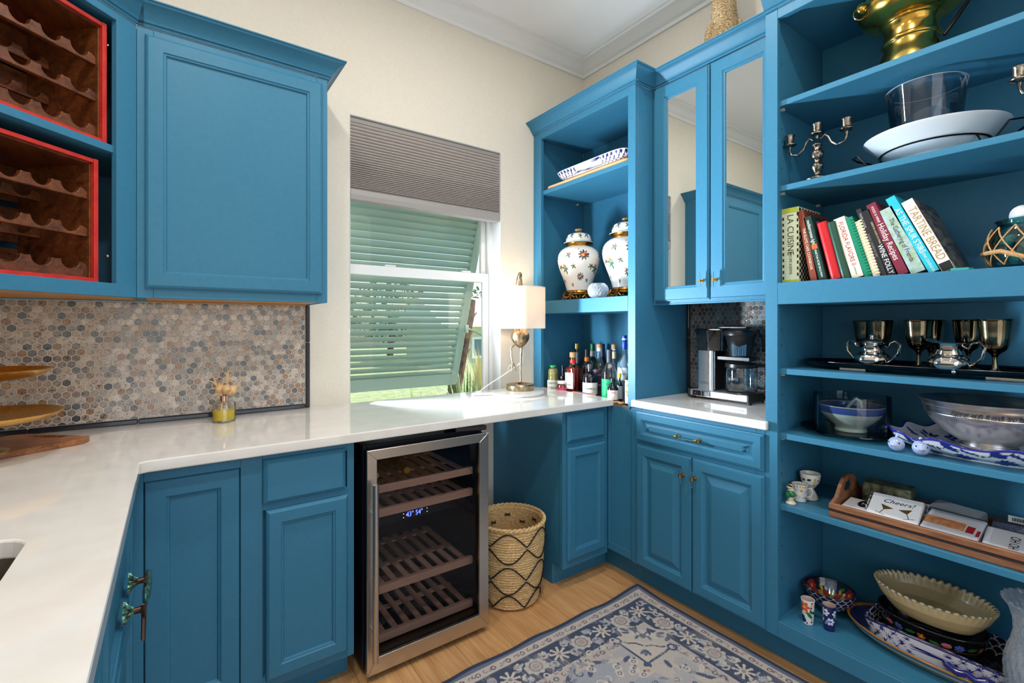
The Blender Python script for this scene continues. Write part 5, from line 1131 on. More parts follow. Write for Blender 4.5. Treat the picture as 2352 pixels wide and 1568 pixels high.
# ---------------------------------------------------------------- books
def book(label, y, lean, h, t, col, texts=(), depth=.2, kind='hard', col2=None, m=None, xs=1.9):
    b = thing('book', label, 'book', (xs+depth/2, y-t/2, 1.4575), group='cookbooks on the thick shelf'); a = math.radians(lean)
    B = Matrix(((1,0,0,xs),(0,-math.cos(a),math.sin(a),y),(0,math.sin(a),math.cos(a),1.4575),(0,0,0,1)))      # x depth, y thickness to the right, z height
    cm_ = m or mat('cover %d %d %d' % col, col, .35, coat=.2)
    g = G(); c = .0022
    g.box(0,0,0,c,t,h, X=B); g.box(c,0,0,depth,c,h, X=B); g.box(c,t-c,0,depth,t,h, X=B); co = obj('cover', g, cm_, b, world=True)
    g = G(); g.box(c+.001,c+.0002,.003,depth-.004,t-c-.0002,h-.003, X=B); obj('pages', g, mat('paper edge', (226,216,196), .8, rgb2=(206,196,176), scale=300), b, world=True)
    if kind == 'round':
        g = G(); n = 10; pts = [(t/2-t/2*math.cos(PI*i/n), -.007*math.sin(PI*i/n)) for i in range(n+1)]
        g.add([(q, p, 0) for p, q in pts]+[(q, p, h) for p, q in pts], [(i,i+1,i+n+2,i+n+1) for i in range(n)]+[tuple(range(n+1)), tuple(range(n+1,2*n+2))], X=B); obj('rounded_spine', g, cm_, co, smooth=True, ang=.9)
    if kind == 'comb':
        for k in range(int(h/.0105)):
            g = G(); z = .006+k*.0105; g.box(-.004,t*.55,z,.006,t+.003,z+.006, X=B); obj('comb_tooth', g, cm_, co, bev=.001)
    for tx, size, tc, pos, off, sx in texts:      # pos: fraction down from the top
        X = B @ Matrix(((0,0,-1,-.0004-(.007 if kind=='round' else 0)),(0,1,0,t*off),(-1,0,0,h*(1-pos)),(0,0,0,1)))
        lettering(co, tx, size, mat('ink %d %d %d' % tc, tc, .5), X, sx=sx)
    return b, co, B
b, co, B = book('white recipe binder with black checks at the left end of the book row', .872, .3, .284, .060, (214,222,190), (('LA CUISINE', .032, (60,72,40), .36, .5, .95), ('RECIPE KEEPER', .014, (50,60,50), .74, .5, .9)), .19)
g = G(); g.box(-.0008,.002,.266,-.0002,.058,.284, X=B); g.box(-.0008,.002,0,-.0002,.058,.012, X=B); obj('lime_band', g, mat('lime print', (176,190,60), .5), co)
g = G()
for k in range(22):
    for s in (.0025,.0535):
        if k % 2 == (s > .03): g.box(-.0009,s,.014+k*.0113,-.0002,s+.005,.014+(k+1)*.0113, X=B)
for i in range(15):
    for k in range(24):
        if (i+k) % 2: g.box(.004+i*.0122,.0601,.004+k*.0115,.004+(i+1)*.0122,.0607,.004+(k+1)*.0115, X=B)
stuff(obj('check_print', g, mat('black check print', (24,22,24), .5), co))
RB = (236,214,190)
book('rust-brown cookbook with a white top leaning next to the checked binder', .772, 10, .268, .021, (132,62,44), (('THE ELOTE CAFE COOKBOOK', .0125, RB, .55, .5, .92),), .2)
b, co, B = book('dark green cookbook with cream lettering and an orange emblem', .744, 12.5, .243, .024, (26,60,54), (('mediterranean light', .016, (232,230,214), .25, .5, .75), ('MARTHA ROSE SHULMAN', .010, (232,230,214), .74, .5, .9)), .19)
g = G(); g.box(-.0008,.003,.118,-.0002,.021,.136, X=B); obj('emblem', g, mat('orange emblem', (206,96,40), .5), co)
book('thin burgundy book behind the bright red one', .7155, 12.6, .226, .008, (110,30,44), (), .17, xs=1.925)
book('bright red book with a smooth rounded spine', .705, 12.6, .212, .031, (196,24,34), (), .17, 'round')
book('plain dark green book right of the bright red one', .672, 12.9, .208, .026, (30,74,58), (), .17, 'round')
book('cream cookbook with red lettering in the middle of the row', .642, 15.0, .220, .034, (226,222,202), (('FLORIDA FLAVORS II', .0205, (176,40,34), .44, .5, .85), ('a collection', .007, (120,100,80), .88, .5, 1.)), .17)
book('emerald green comb-bound cookbook', .605, 15.2, .218, .020, (16,132,98), (), .16, 'comb')
book('cream comb-bound cookbook with worn pages', .581, 15.6, .200, .019, (222,208,178), (), .16, 'comb')
book('dark charcoal annual cookbook half hidden behind its neighbours', .5575, 17.5, .245, .014, (44,42,46), (('FOOD & WINE', .009, (190,186,180), .18, .5, .9), ('ANNUAL COOKBOOK 2003', .0075, (150,146,140), .55, .5, .9)), .19)
book('black wine guide with white lettering', .5405, 18.2, .236, .021, (32,32,38), (('WINE FOLLY', .020, (238,238,236), .76, .5, .9), ('ESSENTIAL GUIDE TO WINE', .007, (220,190,140), .36, .65, .9)), .2)
book('maroon holiday cookbook with white lettering', .5135, 20, .258, .026, (124,36,60), (('Holiday Recipes', .024, (240,232,228), .55, .5, .85), ('FOOD & WINE', .010, (240,232,228), .16, .5, .9)), .21)
FLO = mat('sage floral print', (170,190,206), .5, rgb2=(150,176,130), scale=70)
book('pale blue and green floral cookbook', .481, 21.5, .232, .036, (170,190,206), (('The Gathering of Friends', .019, (50,56,50), .5, .5, .8),), .21, m=FLO)
b, co, B = book('bright turquoise cookbook, the tallest leaning in the row', .4375, 23.8, .275, .025, (36,184,206), (('AS THE SPUR STIRS', .0225, (232,248,248), .46, .5, .86), ('JACQUELINE|CAVENDER'.replace('|',' '), .010, (220,244,246), .82, .5, .9)), .24)
b, co, B = book('thick white bread cookbook with gold capitals at the right end of the row', .4065, 23.6, .252, .030, (226,222,216), (('TARTINE BREAD', .031, (176,140,84), .48, .5, .82),), .24)
g = G(); g.box(.003,.0301,.001,.238,.031,.251, X=B); obj('cover_photo', g, mat('bread crust photo', (46,42,40), .3, rgb2=(120,110,100), scale=22, stretch=(1,1,3), detail=8), co)
g = G(); g.box(-.0008,.001,.001,-.0002,.029,.028, X=B); obj('spine_foot', g, INK, co)
g = G(); g.prism([(1.88,.385),(1.88,.345),(1.92,.34),(1.93,.38)], 1.4575, 1.466); tag(obj('teal_booklet', g, mat('teal paper', (60,180,170), .5), bev=.001), 'small teal booklet lying flat against the bread cookbook', 'booklet')
# ---------------------------------------------------------------- netted jar of shells
jr = thing('netted_jar', 'aqua glass jar in rope netting at the right end of the thick shelf', 'jar', (1.99,.235,1.4575))
jp = spl([(.06,0),(.082,.012),(.092,.05),(.09,.085),(.078,.118),(.068,.13),(.07,.138),(.074,.142)])
g = G(); g.lathe([(.002,.002)]+jp+[(.070,.142),(.065,.13),(.086,.085),(.088,.05),(.07,.012),(.002,.008)], 48, cap=False); obj('glass_body', g, thin_glass('aqua glass', (150,214,214), 1., 0., .14), jr, smooth=True, ang=1)
TW = mat('jute twine', (176,128,82), .85, rgb2=(206,164,116), scale=300, bump=.8)
zr_ = [z for r, z in jp]; rr2 = [r for r, z in jp]
def onjar(a, z): r = np.interp(z, zr_, rr2)+.003; return (r*math.cos(a), r*math.sin(a), z)
for k in range(12):
    for s in (-1,1):
        g = G(); g.tube([onjar(2*PI*(k+s*t*1.5)/12, .012+.11*t) for t in np.linspace(0,1,14)], .0019, 5); obj('net_cord', g, TW, jr, smooth=True)
g = G(); g.tube([(.098*math.cos(a)*.98, .098*math.sin(a), .05-.045*max(0,math.cos(a-4.2))) for a in np.linspace(1.6,5.6,40)], .0062, 8); obj('rope_handle', g, TW, jr, smooth=True)
sc_ = [(120,200,200),(150,214,210),(90,180,186),(200,226,222),(110,190,196)]
for i in range(16):
    a = i*2.4; r = .05*math.sqrt(((i*7) % 10)/10+.05); z = .018+.0062*i; s_ = thing('seashell', ['pale aqua shell in the netted jar, layer %s' % w_ for w_ in ('nearest the base','low at the left','low at the right','low at the back','above the base at the front','above the base at the left','above the base at the back','in the middle facing out','in the middle at the left','in the middle at the right','above the middle at the back','above the middle at the front','under the rim at the left','under the rim at the right','under the rim at the back','under the rim at the front')][i], 'shell', (1.99+r*math.cos(a), .235+r*math.sin(a), 1.4575+z), (i*.7, i*1.1, i*.4), group='shells inside the netted jar')
    n = 24; g = G(); v = [(0,0,0)]; f = []
    for j in range(6):
        q = (j+1)/6
        for k in range(n+1):
            b_ = -1.1+2.2*k/n; R = .026*q*(1+.05*math.cos(k*PI)); v.append((R*math.sin(b_), R*math.cos(b_)-.01, .010*math.sin(PI*.5*q)+.0016*math.cos(k*PI)*q))
    for k in range(n): f.append((0, 1+k, 2+k))
    for j in range(5):
        for k in range(n): p_ = 1+j*(n+1)+k; f.append((p_, p_+n+1, p_+n+2, p_+1))
    g.add(v, f); o = obj('ribbed_valve', g, mat('shell %d' % (i % 5), sc_[i % 5], .5), s_, smooth=True); k_ = o.modifiers.new('thickness','SOLIDIFY'); k_.thickness = .0018
for i, (dx, dy, dz, sc0, rz) in enumerate(((-.02,.012,.15,1.,.3),(.01,-.02,.158,.9,1.5))):
    s_ = thing('seashell', ['large white shell on top of the netted jar','large cream shell beside the white one on the netted jar'][i], 'shell', (1.99+dx,.235+dy,1.4575+dz), (.9,.2,rz)); g = G(); g.ell((0,0,0), (.046*sc0,.032*sc0,.026*sc0), 28, 18); obj('smooth_whorl', g, mat('white shell %d' % i, [(222,220,224),(220,196,170)][i], .4, rgb2=[(200,200,206),(200,164,130)][i], scale=30, stretch=(1,6,1)), s_, smooth=True)
    g = G(); g.tube([(-.05*sc0,0,0),(-.03*sc0,-.022*sc0,.008),(0,-.028*sc0,.01),(.03*sc0,-.024*sc0,.006)], [.003,.009,.010,.003], 10); obj('shell_lip', g, MATS['white shell %d' % i], s_, smooth=True)
# ---------------------------------------------------------------- silver tray with tea things and goblets
ty = thing('silver_tray', 'dark tarnished oval silver tray under the goblets', 'tray', (2.07,.475,1.1345))
DKS = mat('tarnished tray silver', (70,70,74), .18, 1., rgb2=(34,34,40), scale=14)
P, U_, S_, A_ = superp([(-.14,.012),(-.03,.012),(-.022,.010),(-.004,.028),(0,.03),(-.003,.031),(-.024,.015),(-.14,.015)], .158, .385, 2.3, 160, 30)
obj('tray_body', gridmesh('tray_body', P, None, DKS, True), None, ty)
g = G(); g.tube([tuple(P[i,18]+np.array([0,0,.001])) for i in range(0,160)], .0032, 6, closed=True); obj('beaded_rim', g, mat('rim silver', (150,140,128), .25, 1., rgb2=(60,54,50), scale=220), ty, smooth=True)
for k in (-1,1):
    for j in (-1,1):
        g = G(); g.box(-.012+.09*k,-.04+.19*j,0,.012+.09*k,.04+.19*j,.010); obj('foot_plate', g, SILVER, ty, bev=.001)
GOB = mat('goblet silver', (150,140,116), .12, 1., rgb2=(84,76,58), scale=12)
gp = spl([(.034,0),(.033,.004),(.012,.012),(.0065,.03),(.006,.05),(.011,.062),(.026,.076),(.033,.10),(.036,.13),(.0395,.164)])+[(.041,.166),(.038,.1655),(.034,.13),(.03,.1),(.015,.075),(.001,.072)]
def goblet(label, px, X):
    q = thing('goblet', label, 'goblet', (X, yat(px, X), 1.1498), group='silver goblets on the tray'); g = G(); g.lathe(gp, 40, cap=False); obj('goblet_body', g, GOB, q, smooth=True, ang=1)
    g = G(); g.lathe([(.034,.0),(.0345,.001),(.034,.003)], 36, cap=False); obj('foot_rim', g, SILVER, q, smooth=True)
for lb_, px, X in (('silver goblet at the back left behind the sugar bowl',1988,2.195),('silver goblet just behind the sugar bowl lid',2021,2.10),('engraved silver goblet between sugar bowl and creamer',2110,2.045),('silver goblet behind the engraved one',2138,2.16),('silver goblet at the back behind the creamer handle',2224,2.13),('silver goblet nearest the front right of the tray',2285,1.995)): goblet(lb_, px, X)
def lobed(k, amp): return lambda p, a, i: (p[0]*(1+amp*abs(math.cos(k*a/2))), p[1]*(1+amp*abs(math.cos(k*a/2))), p[2])
sg = thing('sugar_bowl', 'silver two-handled sugar bowl with a lid on the tray', 'sugar bowl', (1.975,yat(2003,1.975),1.15), math.radians(-20))
BS = mat('bright silver', (212,208,204), .08, 1., rgb2=(180,174,168), scale=14)
sp = spl([(.034,.008),(.046,.016),(.05,.03),(.046,.044),(.034,.056),(.032,.066),(.036,.078),(.048,.088)])
g = G(); g.lathe(sp+[(.046,.089),(.002,.086)], 48, fn=lobed(8,.04), cap=False); obj('bowl_body', g, BS, sg, smooth=True, ang=1)
g = G(); g.lathe(spl([(.034,.088),(.03,.094),(.018,.10),(.006,.106),(.009,.112),(.004,.118),(.001,.121)],4), 28); obj('lid', g, BS, sg, smooth=True)
for s in (-1,1):
    g = G(); g.tube([(0,.044*s,.078),(0,.056*s,.072),(0,.062*s,.088),(0,.078*s,.094),(0,.092*s,.082),(0,.088*s,.055),(0,.066*s,.03),(0,.05*s,.018)], [.003,.0035,.003,.004,.004,.004,.0035,.003], 8); obj('handle', g, BS, sg, smooth=True)
for k in range(4):
    a = k*PI/2+.78; g = G(); g.ell((.042*math.cos(a), .042*math.sin(a), .006), (.007,.007,.0065), 10, 8); obj('foot', g, BS, sg, smooth=True)
cr_ = thing('creamer', 'silver footed creamer jug right of the sugar bowl', 'creamer', (1.96,yat(2181,1.96),1.15), math.radians(-20))
def spout(p, a, i):
    w_ = max(0, math.cos(a-PI/2)); k = 1+.04*abs(math.cos(4*a)); s_ = max(0,(p[2]-.05)/.045); return (p[0]*k, p[1]*k+w_**6*.03*s_, p[2]+w_**6*.016*s_)
g = G(); g.lathe(spl([(.034,.008),(.047,.016),(.052,.032),(.046,.048),(.033,.06),(.032,.07),(.036,.082),(.042,.092)])+[(.040,.0925),(.03,.075),(.04,.04),(.002,.014)], 56, fn=spout, cap=False); obj('jug_body', g, BS, cr_, smooth=True, ang=1)
g = G(); g.tube([(0,-.038,.082),(0,-.048,.076),(0,-.058,.092),(0,-.076,.098),(0,-.09,.082),(0,-.084,.05),(0,-.06,.028),(0,-.048,.02)], [.003,.0035,.003,.004,.004,.004,.0035,.003], 8); obj('handle', g, BS, cr_, smooth=True)
for k in range(4):
    a = k*PI/2+.78; g = G(); g.ell((.042*math.cos(a), .042*math.sin(a), .006), (.007,.007,.0065), 10, 8); obj('foot', g, BS, cr_, smooth=True)
# ---------------------------------------------------------------- shelf below: glass dome with bowl, silver bowl on blue dish, fish shakers
gp_ = thing('glass_plate', 'round clear glass cake plate with beaded edge', 'plate', (2.05,.695,.8905))
g = G(); g.lathe([(.002,.004),(.10,.004),(.15,.016),(.163,.02),(.163,.024),(.15,.021),(.1,.010),(.002,.009)], 64, fn=lambda p, a, i: (p[0], p[1], p[2]+(.0015*math.cos(48*a) if p[0]**2+p[1]**2 > .02 else 0)), cap=False); obj('plate_body', g, thin_glass('green tinted glass', (206,222,218), .9, .03, .12), gp_, smooth=True, ang=1.2)
gd = thing('glass_cylinder', 'clear glass cylinder around the blue-banded bowl', 'glass vase', (2.05,.697,.901))
g = G(); g.lathe([(.002,.0002),(.118,.0002),(.12,.004),(.12,.138),(.117,.138),(.117,.005),(.002,.004)], 64, cap=False); obj('cylinder_wall', g, thin_glass('dome glass', (232,240,242), .8, 0., .07), gd, smooth=True, ang=.8)
bb = thing('blue_banded_bowl', 'cream footed bowl with a blue band inside the glass cylinder', 'bowl', (2.05,.697,.9056))
P, A, S, Z = revolve([(.001,.006),(.046,.004),(.05,0),(.051,.004),(.048,.014),(.052,.02)]+spl([(.07,.036),(.09,.058),(.1,.078),(.104,.096)])+[(.1045,.098),(.102,.098),(.098,.08),(.086,.056),(.06,.032),(.001,.028)], 140, 120)
pa = Paint(A*.1, Z, (226,220,204)); pa.mask((Z > .07) & (S < .24), (70,86,158)); pa.mask((Z > .0955), (214,196,160)); pa.mask((np.abs(Z-.071) < .0016) & (np.sin(A*140) > 0), (60,60,120)); pa.mask((S > .235) & (Z > .06) & (Z < .094), (120,120,130))
pot(bb, 'bowl_body', P, pa)
ld = thing('porcelain_ladle', 'white and blue porcelain ladle resting in the blue-banded bowl', 'ladle', (2.05,.697,.9056)); g = G()
g.tube([(0,.03,.062),(0,.01,.085),(-.005,-.008,.11),(-.005,-.02,.122),(-.004,-.032,.112),(-.002,-.036,.09)], [.004,.005,.006,.006,.006,.004], 8); obj('looped_handle', g, WHT, ld, smooth=True)
g = G(); g.ell((0,.04,.066), (.026,.026,.018), 18, 10); obj('scoop', g, mat('blue porcelain', (120,130,176), .15, coat=.4, rgb2=(220,222,226), scale=40), ld, smooth=True)
sb = thing('silver_bowl', 'large engraved silver bowl standing in the blue painted dish', 'bowl', (2.045,.331,.919))
g = G(); g.lathe([(.06,.0),(.066,.002),(.067,.008),(.062,.012),(.064,.016)]+spl([(.07,.02),(.105,.045),(.135,.078),(.148,.1)])+[(.1505,.102),(.1505,.106),(.149,.108)]+[(.153,.122),(.1555,.124),(.1555,.128),(.158,.136),(.166,.144),(.167,.147),(.162,.147),(.15,.128),(.14,.1),(.1,.05),(.002,.03)], 80, cap=False); obj('bowl_body', g, mat('satin silver', (222,220,217), .27, 1., rgb2=(186,184,184), scale=22, bump=.1), sb, smooth=True, ang=.9)
a_ = math.atan2(-.331, -2.045); txt = 'Together with friends and family'
for i, ch in enumerate(txt):
    if ch == ' ': continue
    q = a_-.30+(i-10)*.037+.12; e = Vector((math.cos(q), math.sin(q), 0)); lettering(sb, ch, .017, INK, frame(tuple(e*.1535+Vector((0,0,.113))), (-e.y, e.x, 0), (0,0,1)), 'engraved_letter', shear=.45)
ds = thing('blue_painted_dish', 'blue and white painted dish with a wavy rim under the silver bowl', 'dish', (2.062,.335,.8905))
P, U_, S_, A_ = superp([(-.18,.004),(-.075,.004),(-.07,0),(-.064,0),(-.06,.006),(-.03,.02),(-.008,.036),(.004,.052),(.006,.056),(0,.055),(-.016,.036),(-.05,.018),(-.075,.012),(-.18,.010)], .185, .235, 2.4, 420, 110)
w_ = np.clip(P[...,2]/.055, 0, 1)**2; P[...,2] += w_*.008*np.cos(A_*11); P[...,:2] *= (1+.03*w_*np.cos(A_*11+.4))[...,None]
pa = Paint(U_, S_, (232,236,240)); Umx = float(U_.max()); nm = 13; du = Umx/nm
for i in range(nm+1):
    u = i*du
    for k in range(5): pa.leaf(u, .132, .062-.006*k, .12+.27*k, (30,40,140) if k != 2 else (44,58,160)); pa.line([(u,.132),(u+.05*math.cos(.25+.27*k), .132+.05*math.sin(.25+.27*k))], .0011, (232,236,240))
    pa.disc(u+.002, .188, .011, (28,36,132), 1.9, -.5); pa.line([(u-.02,.176),(u,.194),(u+.03,.19)], .0016, (30,40,120))
    for k in range(5): pa.disc(u+.03+.011*k, .192-.004*k, .0052, (26,34,120), 1.5, 1.9)
    pa.line([(u,.13),(u+.03,.127),(u+.06,.13),(u+du,.13)], .0016, (30,40,120)); pa.disc(u, .132, .0045, (20,24,70))
pa.mask((P[...,2] > .0485+w_*.008*np.cos(A_*11)) & (S_ < .22), (40,40,160)); pa.mask(S_ > .222, (206,212,226))
for i in range(70): pa.leaf(RNG.random()*Umx, .225+RNG.random()*.06, .03, RNG.random()*6, (40,56,140))
pot(ds, 'dish_body', P, pa)
for i, (y, lb_, rz) in enumerate(((.519,'pale blue fish shaker left of its twin on the shelf edge',-.12),(.458,'pale blue fish shaker nearest the wavy dish',.35))):
    f_ = thing('fish_shaker', lb_, 'salt shaker', (1.900,y,.8905), PI+rz, group='fish salt and pepper shakers'); X = T3(0,0,.024)
    FB = mat('pale blue glaze', (176,190,222), .2, coat=.4, rgb2=(150,166,206), scale=60); DB = mat('dark blue glaze', (50,56,120), .2)
    g = G(); g.lathe([(max(.0005,.024*math.sin(PI*t)**.8*(1-.12*t)), -.022+.05*t) for t in np.linspace(0,1,16)], 24, X=X @ RZ(0) @ RY(-PI/2) @ T3(0,0,-.004)); obj('fish_body', g, FB, f_, smooth=True)
    g = G(); g.tube([(.006,0,.044),(-.004,0,.052),(-.014,0,.046)], [.002,.005,.002], 8); obj('dorsal_fin', g, FB, f_, smooth=True)
    g = G(); g.prism([(-.02,.026),(-.034,.036),(-.031,.024),(-.034,.012)], -.002, .002, 'Y'); obj('tail_fin', g, FB, f_, bev=.001)
    for s in (-1,1):
        g = G(); g.ell((.016,.0135*s,.03), (.0035,.002,.0035), 10, 8); obj('eye', g, DB, f_, smooth=True)
    g = G(); g.tube([(.0215,.008,.02),(.0255,0,.0195),(.0215,-.008,.02)], .0008, 5); obj('mouth', g, DB, f_)
# ---------------------------------------------------------------- shelf with cups and the wooden tray
ec = thing('egg_cup', 'tall white egg cup with small painted figures', 'egg cup', (2.018,.822,.6225))
P, A, S, Z = revolve([(.001,.004),(.026,0),(.028,.002),(.024,.016),(.014,.036),(.013,.042)]+spl([(.02,.05),(.029,.064),(.034,.082),(.036,.099)])+[(.0345,.1),(.03,.08),(.02,.056),(.001,.05)], 140, 120)
ua = ((A-3.53+PI) % (2*PI)-PI)*.034; pa = Paint(ua, Z, (226,224,214))
pa.disc(-.024,.078,.005,(40,70,70),1.4); pa.disc(-.004,.08,.005,(20,60,70),1.4,.4); pa.disc(-.028,.08,.003,(170,40,40)); pa.disc(.016,.072,.006,(220,190,60)); pa.disc(.016,.083,.003,(160,120,80)); pa.line([(-.02,.068),(-.01,.064)],.0012,(60,70,60)); pa.disc(.03,.078,.004,(170,60,50)); pa.line([(.014,.064),(.014,.058)],.001,(40,40,40)); pa.mask((np.abs(Z-.059) < .0015) & (np.sin(A*30) > -.3), (80,110,80))
pot(ec, 'cup_body', P, pa)
cu_ = thing('espresso_cup', 'small white cup with orange daisies between parrot and egg cup', 'cup', (1.962,.836,.6225))
P, A, S, Z = revolve([(.001,.004),(.021,0),(.0225,.002)]+spl([(.024,.02),(.026,.045),(.028,.065)])+[(.0265,.0655),(.024,.045),(.021,.01),(.001,.008)], 160, 90)
pa = Paint(A*.025, Z, (228,228,222))
for i in range(34): pa.flower((i*.0377) % .157, .008+(i*.0191) % .05, .0055, (196,206,220) if i % 3 else (206,160,60), 6, (206,130,30)); pa.disc((i*.029+.01) % .157, .01+(i*.023) % .05, .0012, (60,60,50))
pa.mask((Z > .056) & (Z < .062) & (np.sin(A*18) > .2) & (S < .1), (206,150,50)); pot(cu_, 'cup_body', P, pa)
g = G(); a = 5.3; e = Vector((math.cos(a), math.sin(a), 0)); g.tube([e*.026+Vector((0,0,.05)), e*.04+Vector((0,0,.052)), e*.044+Vector((0,0,.036)), e*.036+Vector((0,0,.02)), e*.024+Vector((0,0,.016))], .0028, 8); obj('handle', g, WHT, cu_, smooth=True)
pr_ = thing('parrot_figurine', 'small green and white parrot figurine at the left shelf end', 'figurine', (1.902,.842,.6225))
g = G(); g.tube([(0,0,.0),(0,0,.004),(0,.0,.012),(-.002,0,.02),(0,0,.03),(.002,0,.045),(0,0,.058),(-.004,.002,.066),(-.006,.002,.072)], [.017,.018,.010,.010,.014,.013,.009,.011,.006], 18); obj('figure_body', g, mat('ivory glaze', (226,214,186), .2, coat=.3), pr_, smooth=True)
g = G(); g.ell((-.004,-.002,.038), (.014,.016,.014), 18, 12); g.ell((-.012,.004,.034), (.007,.010,.012), 12, 8); obj('green_wing', g, mat('green glaze', (30,130,70), .2, coat=.3, rgb2=(20,100,54), scale=90), pr_, smooth=True)
g = G(); g.tube([(0,.012,.069),(-.012,.002,.072),(-.012,-.012,.069)], [.003,.005,.002], 8); obj('dark_beak', g, mat('dark brown glaze', (50,30,24), .2), pr_, smooth=True)
TWD = wood_mat('rustic tray wood', (104,62,42), (164,112,76), .5, 3, (14,1.2,14), .2, 5, 0, 'World')
wt = thing('wooden_tray', 'rustic wooden serving tray holding napkins', 'tray', (2.03,.40,.6225))
def wp(nm, bx, m=TWD, bev=.003): return part(wt, nm, bx, m, bev)
wp('tray_floor', [(1.895,.12,.6228,2.17,.695,.633)]); wp('front_board', [(1.884,.10,.6228,1.897,.709,.645)]); wp('front_board', [(1.884,.10,.650,1.897,.709,.672)]); wp('metal_strip', [(1.883,.10,.645,1.896,.709,.650)], mat('dark metal strip', (70,70,78), .35, .8, bump=.8, scale=300), 0)
wp('back_board', [(2.168,.10,.6228,2.182,.709,.672)])
hp = [(1.897,.625),(1.897,.672),(1.93,.684),(1.965,.722),(1.99,.742),(2.03,.748),(2.07,.742),(2.1,.722),(2.135,.684),(2.168,.672),(2.168,.625)]; hh_ = [(1.985,.70),(2.0,.722),(2.03,.728),(2.06,.722),(2.075,.70),(2.06,.69),(2.0,.69)]
for y0 in (.695,.10):
    bm = bmesh.new()
    for k, y in enumerate((y0, y0+.013)):
        rs = [[bm.verts.new((a,y,b)) for a,b in q] for q in (hp, hh_)]; es = [bm.edges.new((r[i], r[(i+1)%len(r)])) for r in rs for i in range(len(r))]; bmesh.ops.triangle_fill(bm, use_beauty=True, edges=es)
        if not k: low = rs
    for r0, r1 in zip(low, rs):
        for i in range(len(r0)): bm.faces.new((r0[i], r0[(i+1)%len(r0)], r1[(i+1)%len(r1)], r1[i]))
    bmesh.ops.recalc_face_normals(bm, faces=bm.faces); me = bpy.data.meshes.new('handle_board'); bm.to_mesh(me); bm.free(); me.materials.append(TWD); obj('handle_board', me, None, wt, world=True, bev=.002)
NAP = mat('white napkin', (222,222,224), .7); PLA = thin_glass('cellophane', (244,246,250), .8, .12, .12)
def slabq(name, label, cat, c, sx, sy, sz, rx=0., ry=0., rz=0., m=NAP, bev=.003):
    t = thing(name, label, cat, c, (rx, ry, rz)); g = G(); g.box(-sx/2,-sy/2,0,sx/2,sy/2,sz); obj('folded_stack', g, m, t, bev=bev); return t
t = slabq('napkin', 'white folded napkin with a black oval print at the left of the tray', 'napkin', (1.968,.645,.6335), .11, .085, .03, ry=-.12)
g = G(); g.lathe([(.001,.0306),(.03,.0306)], 32, sx=1., sy=.62, X=T3(.02,-.012,0), cap=False); pr0 = obj('oval_print', g, INK, t); lettering(t, 'H', .022, WLB, T3(.02,-.012,.0309) @ RZ(-PI/2), 'monogram')
t = slabq('napkin_box', 'box of white napkins with gold martini glasses and the word Cheers', 'napkin box', (1.983,.545,.652), .13, .138, .032, ry=-.42, rz=.08)
g = G()
for b_ in ((-.073,-.079,-.004,.073,.079,0),(-.073,-.079,0,-.07,.079,.012),(.07,-.079,0,.073,.079,.02),(-.07,-.079,0,.07,-.076,.02),(-.07,.076,0,.07,.079,.02)): g.box(*b_)
obj('patterned_box', g, mat('black and white damask', (24,24,28), .4, rgb2=(220,220,220), scale=90), t)
GI = mat('gold foil print', (150,118,50), .3, .7)
R90 = RZ(-PI/2)
lettering(t, 'Cheers!', .026, INK, T3(.03,-.005,.0323) @ R90, 'lettering', shear=.35)
for s in (-1,1):
    g = G(); X = T3(-.012,.03*s-.004,.0321) @ R90 @ RZ(-.35*s)
    g.add([(-.019,.018,0),(.019,.018,0),(.001,-.002,0),(-.001,-.002,0)], [(0,1,2,3)], X=X); g.add([(-.0012,-.002,0),(.0012,-.002,0),(.0012,-.024,0),(-.0012,-.024,0)], [(0,1,2,3)], X=X); g.add([(-.014,-.024,0),(.014,-.024,0),(.014,-.026,0),(-.014,-.026,0)], [(0,1,2,3)], X=X); obj('martini_print', g, GI, t)
t = slabq('napkin_pack', 'wrapped pack of white napkins with an orange and red print in the tray', 'napkin pack', (1.975,.40,.645), .14, .135, .03, ry=-.32, rz=-.05)
g = G(); g.box(-.01,-.03,.0302,.03,.066,.0306); obj('orange_print', g, mat('orange label print', (200,120,70), .5, rgb2=(226,170,120), scale=60), t); g = G(); g.box(-.012,-.052,.0302,.022,-.034,.0306); g.box(-.02,-.066,.0302,.01,-.058,.0306); obj('red_print', g, REDINK, t)
g = G(); g.box(-.074,-.071,-.002,.074,.071,.034); obj('wrapper', g, PLA, t, bev=.008, seg=2)
t = slabq('napkin_pack', 'white napkin pack with tall thin black lettering at the tray front', 'napkin pack', (1.965,.265,.642), .13, .125, .028, ry=-.3, rz=.02)
lettering(t, 'OH OH OH', .03, INK, T3(-.01,.0,.0284) @ RZ(PI), 'lettering', sx=.62)
g = G(); g.box(-.068,-.066,-.002,.068,.066,.032); obj('wrapper', g, PLA, t, bev=.008, seg=2)
slabq('napkin_pack', 'grey napkin pack with a dark leaf print at the back of the tray', 'napkin pack', (2.09,.42,.652), .12, .13, .035, ry=-.15, rz=-.2, m=mat('grey napkin', (150,154,160), .6))
slabq('patterned_box', 'dark green patterned box at the back left of the tray', 'box', (2.11,.60,.637), .08, .14, .085, rz=.1, m=mat('dark floral box', (50,58,48), .5, rgb2=(120,120,90), scale=50))
t = slabq('bagged_packet', 'clear bag with a barcode sticker at the back of the tray', 'packet', (2.09,.27,.636), .09, .12, .04, rz=.1, m=mat('dark speckled cloth', (60,60,84), .6, rgb2=(170,170,200), scale=200))
g = G(); g.box(.012,-.03,.055,.014,.025,.075); s_ = obj('sticker', g, mat('sticker white', (214,220,214), .5), t); g = G()
for k in range(14): g.box(.0114,-.022+k*.0028,.059,.0119,-.022+k*.0028+.0012*(1+k % 2*.6),.070)
stuff(obj('barcode', g, INK, s_))
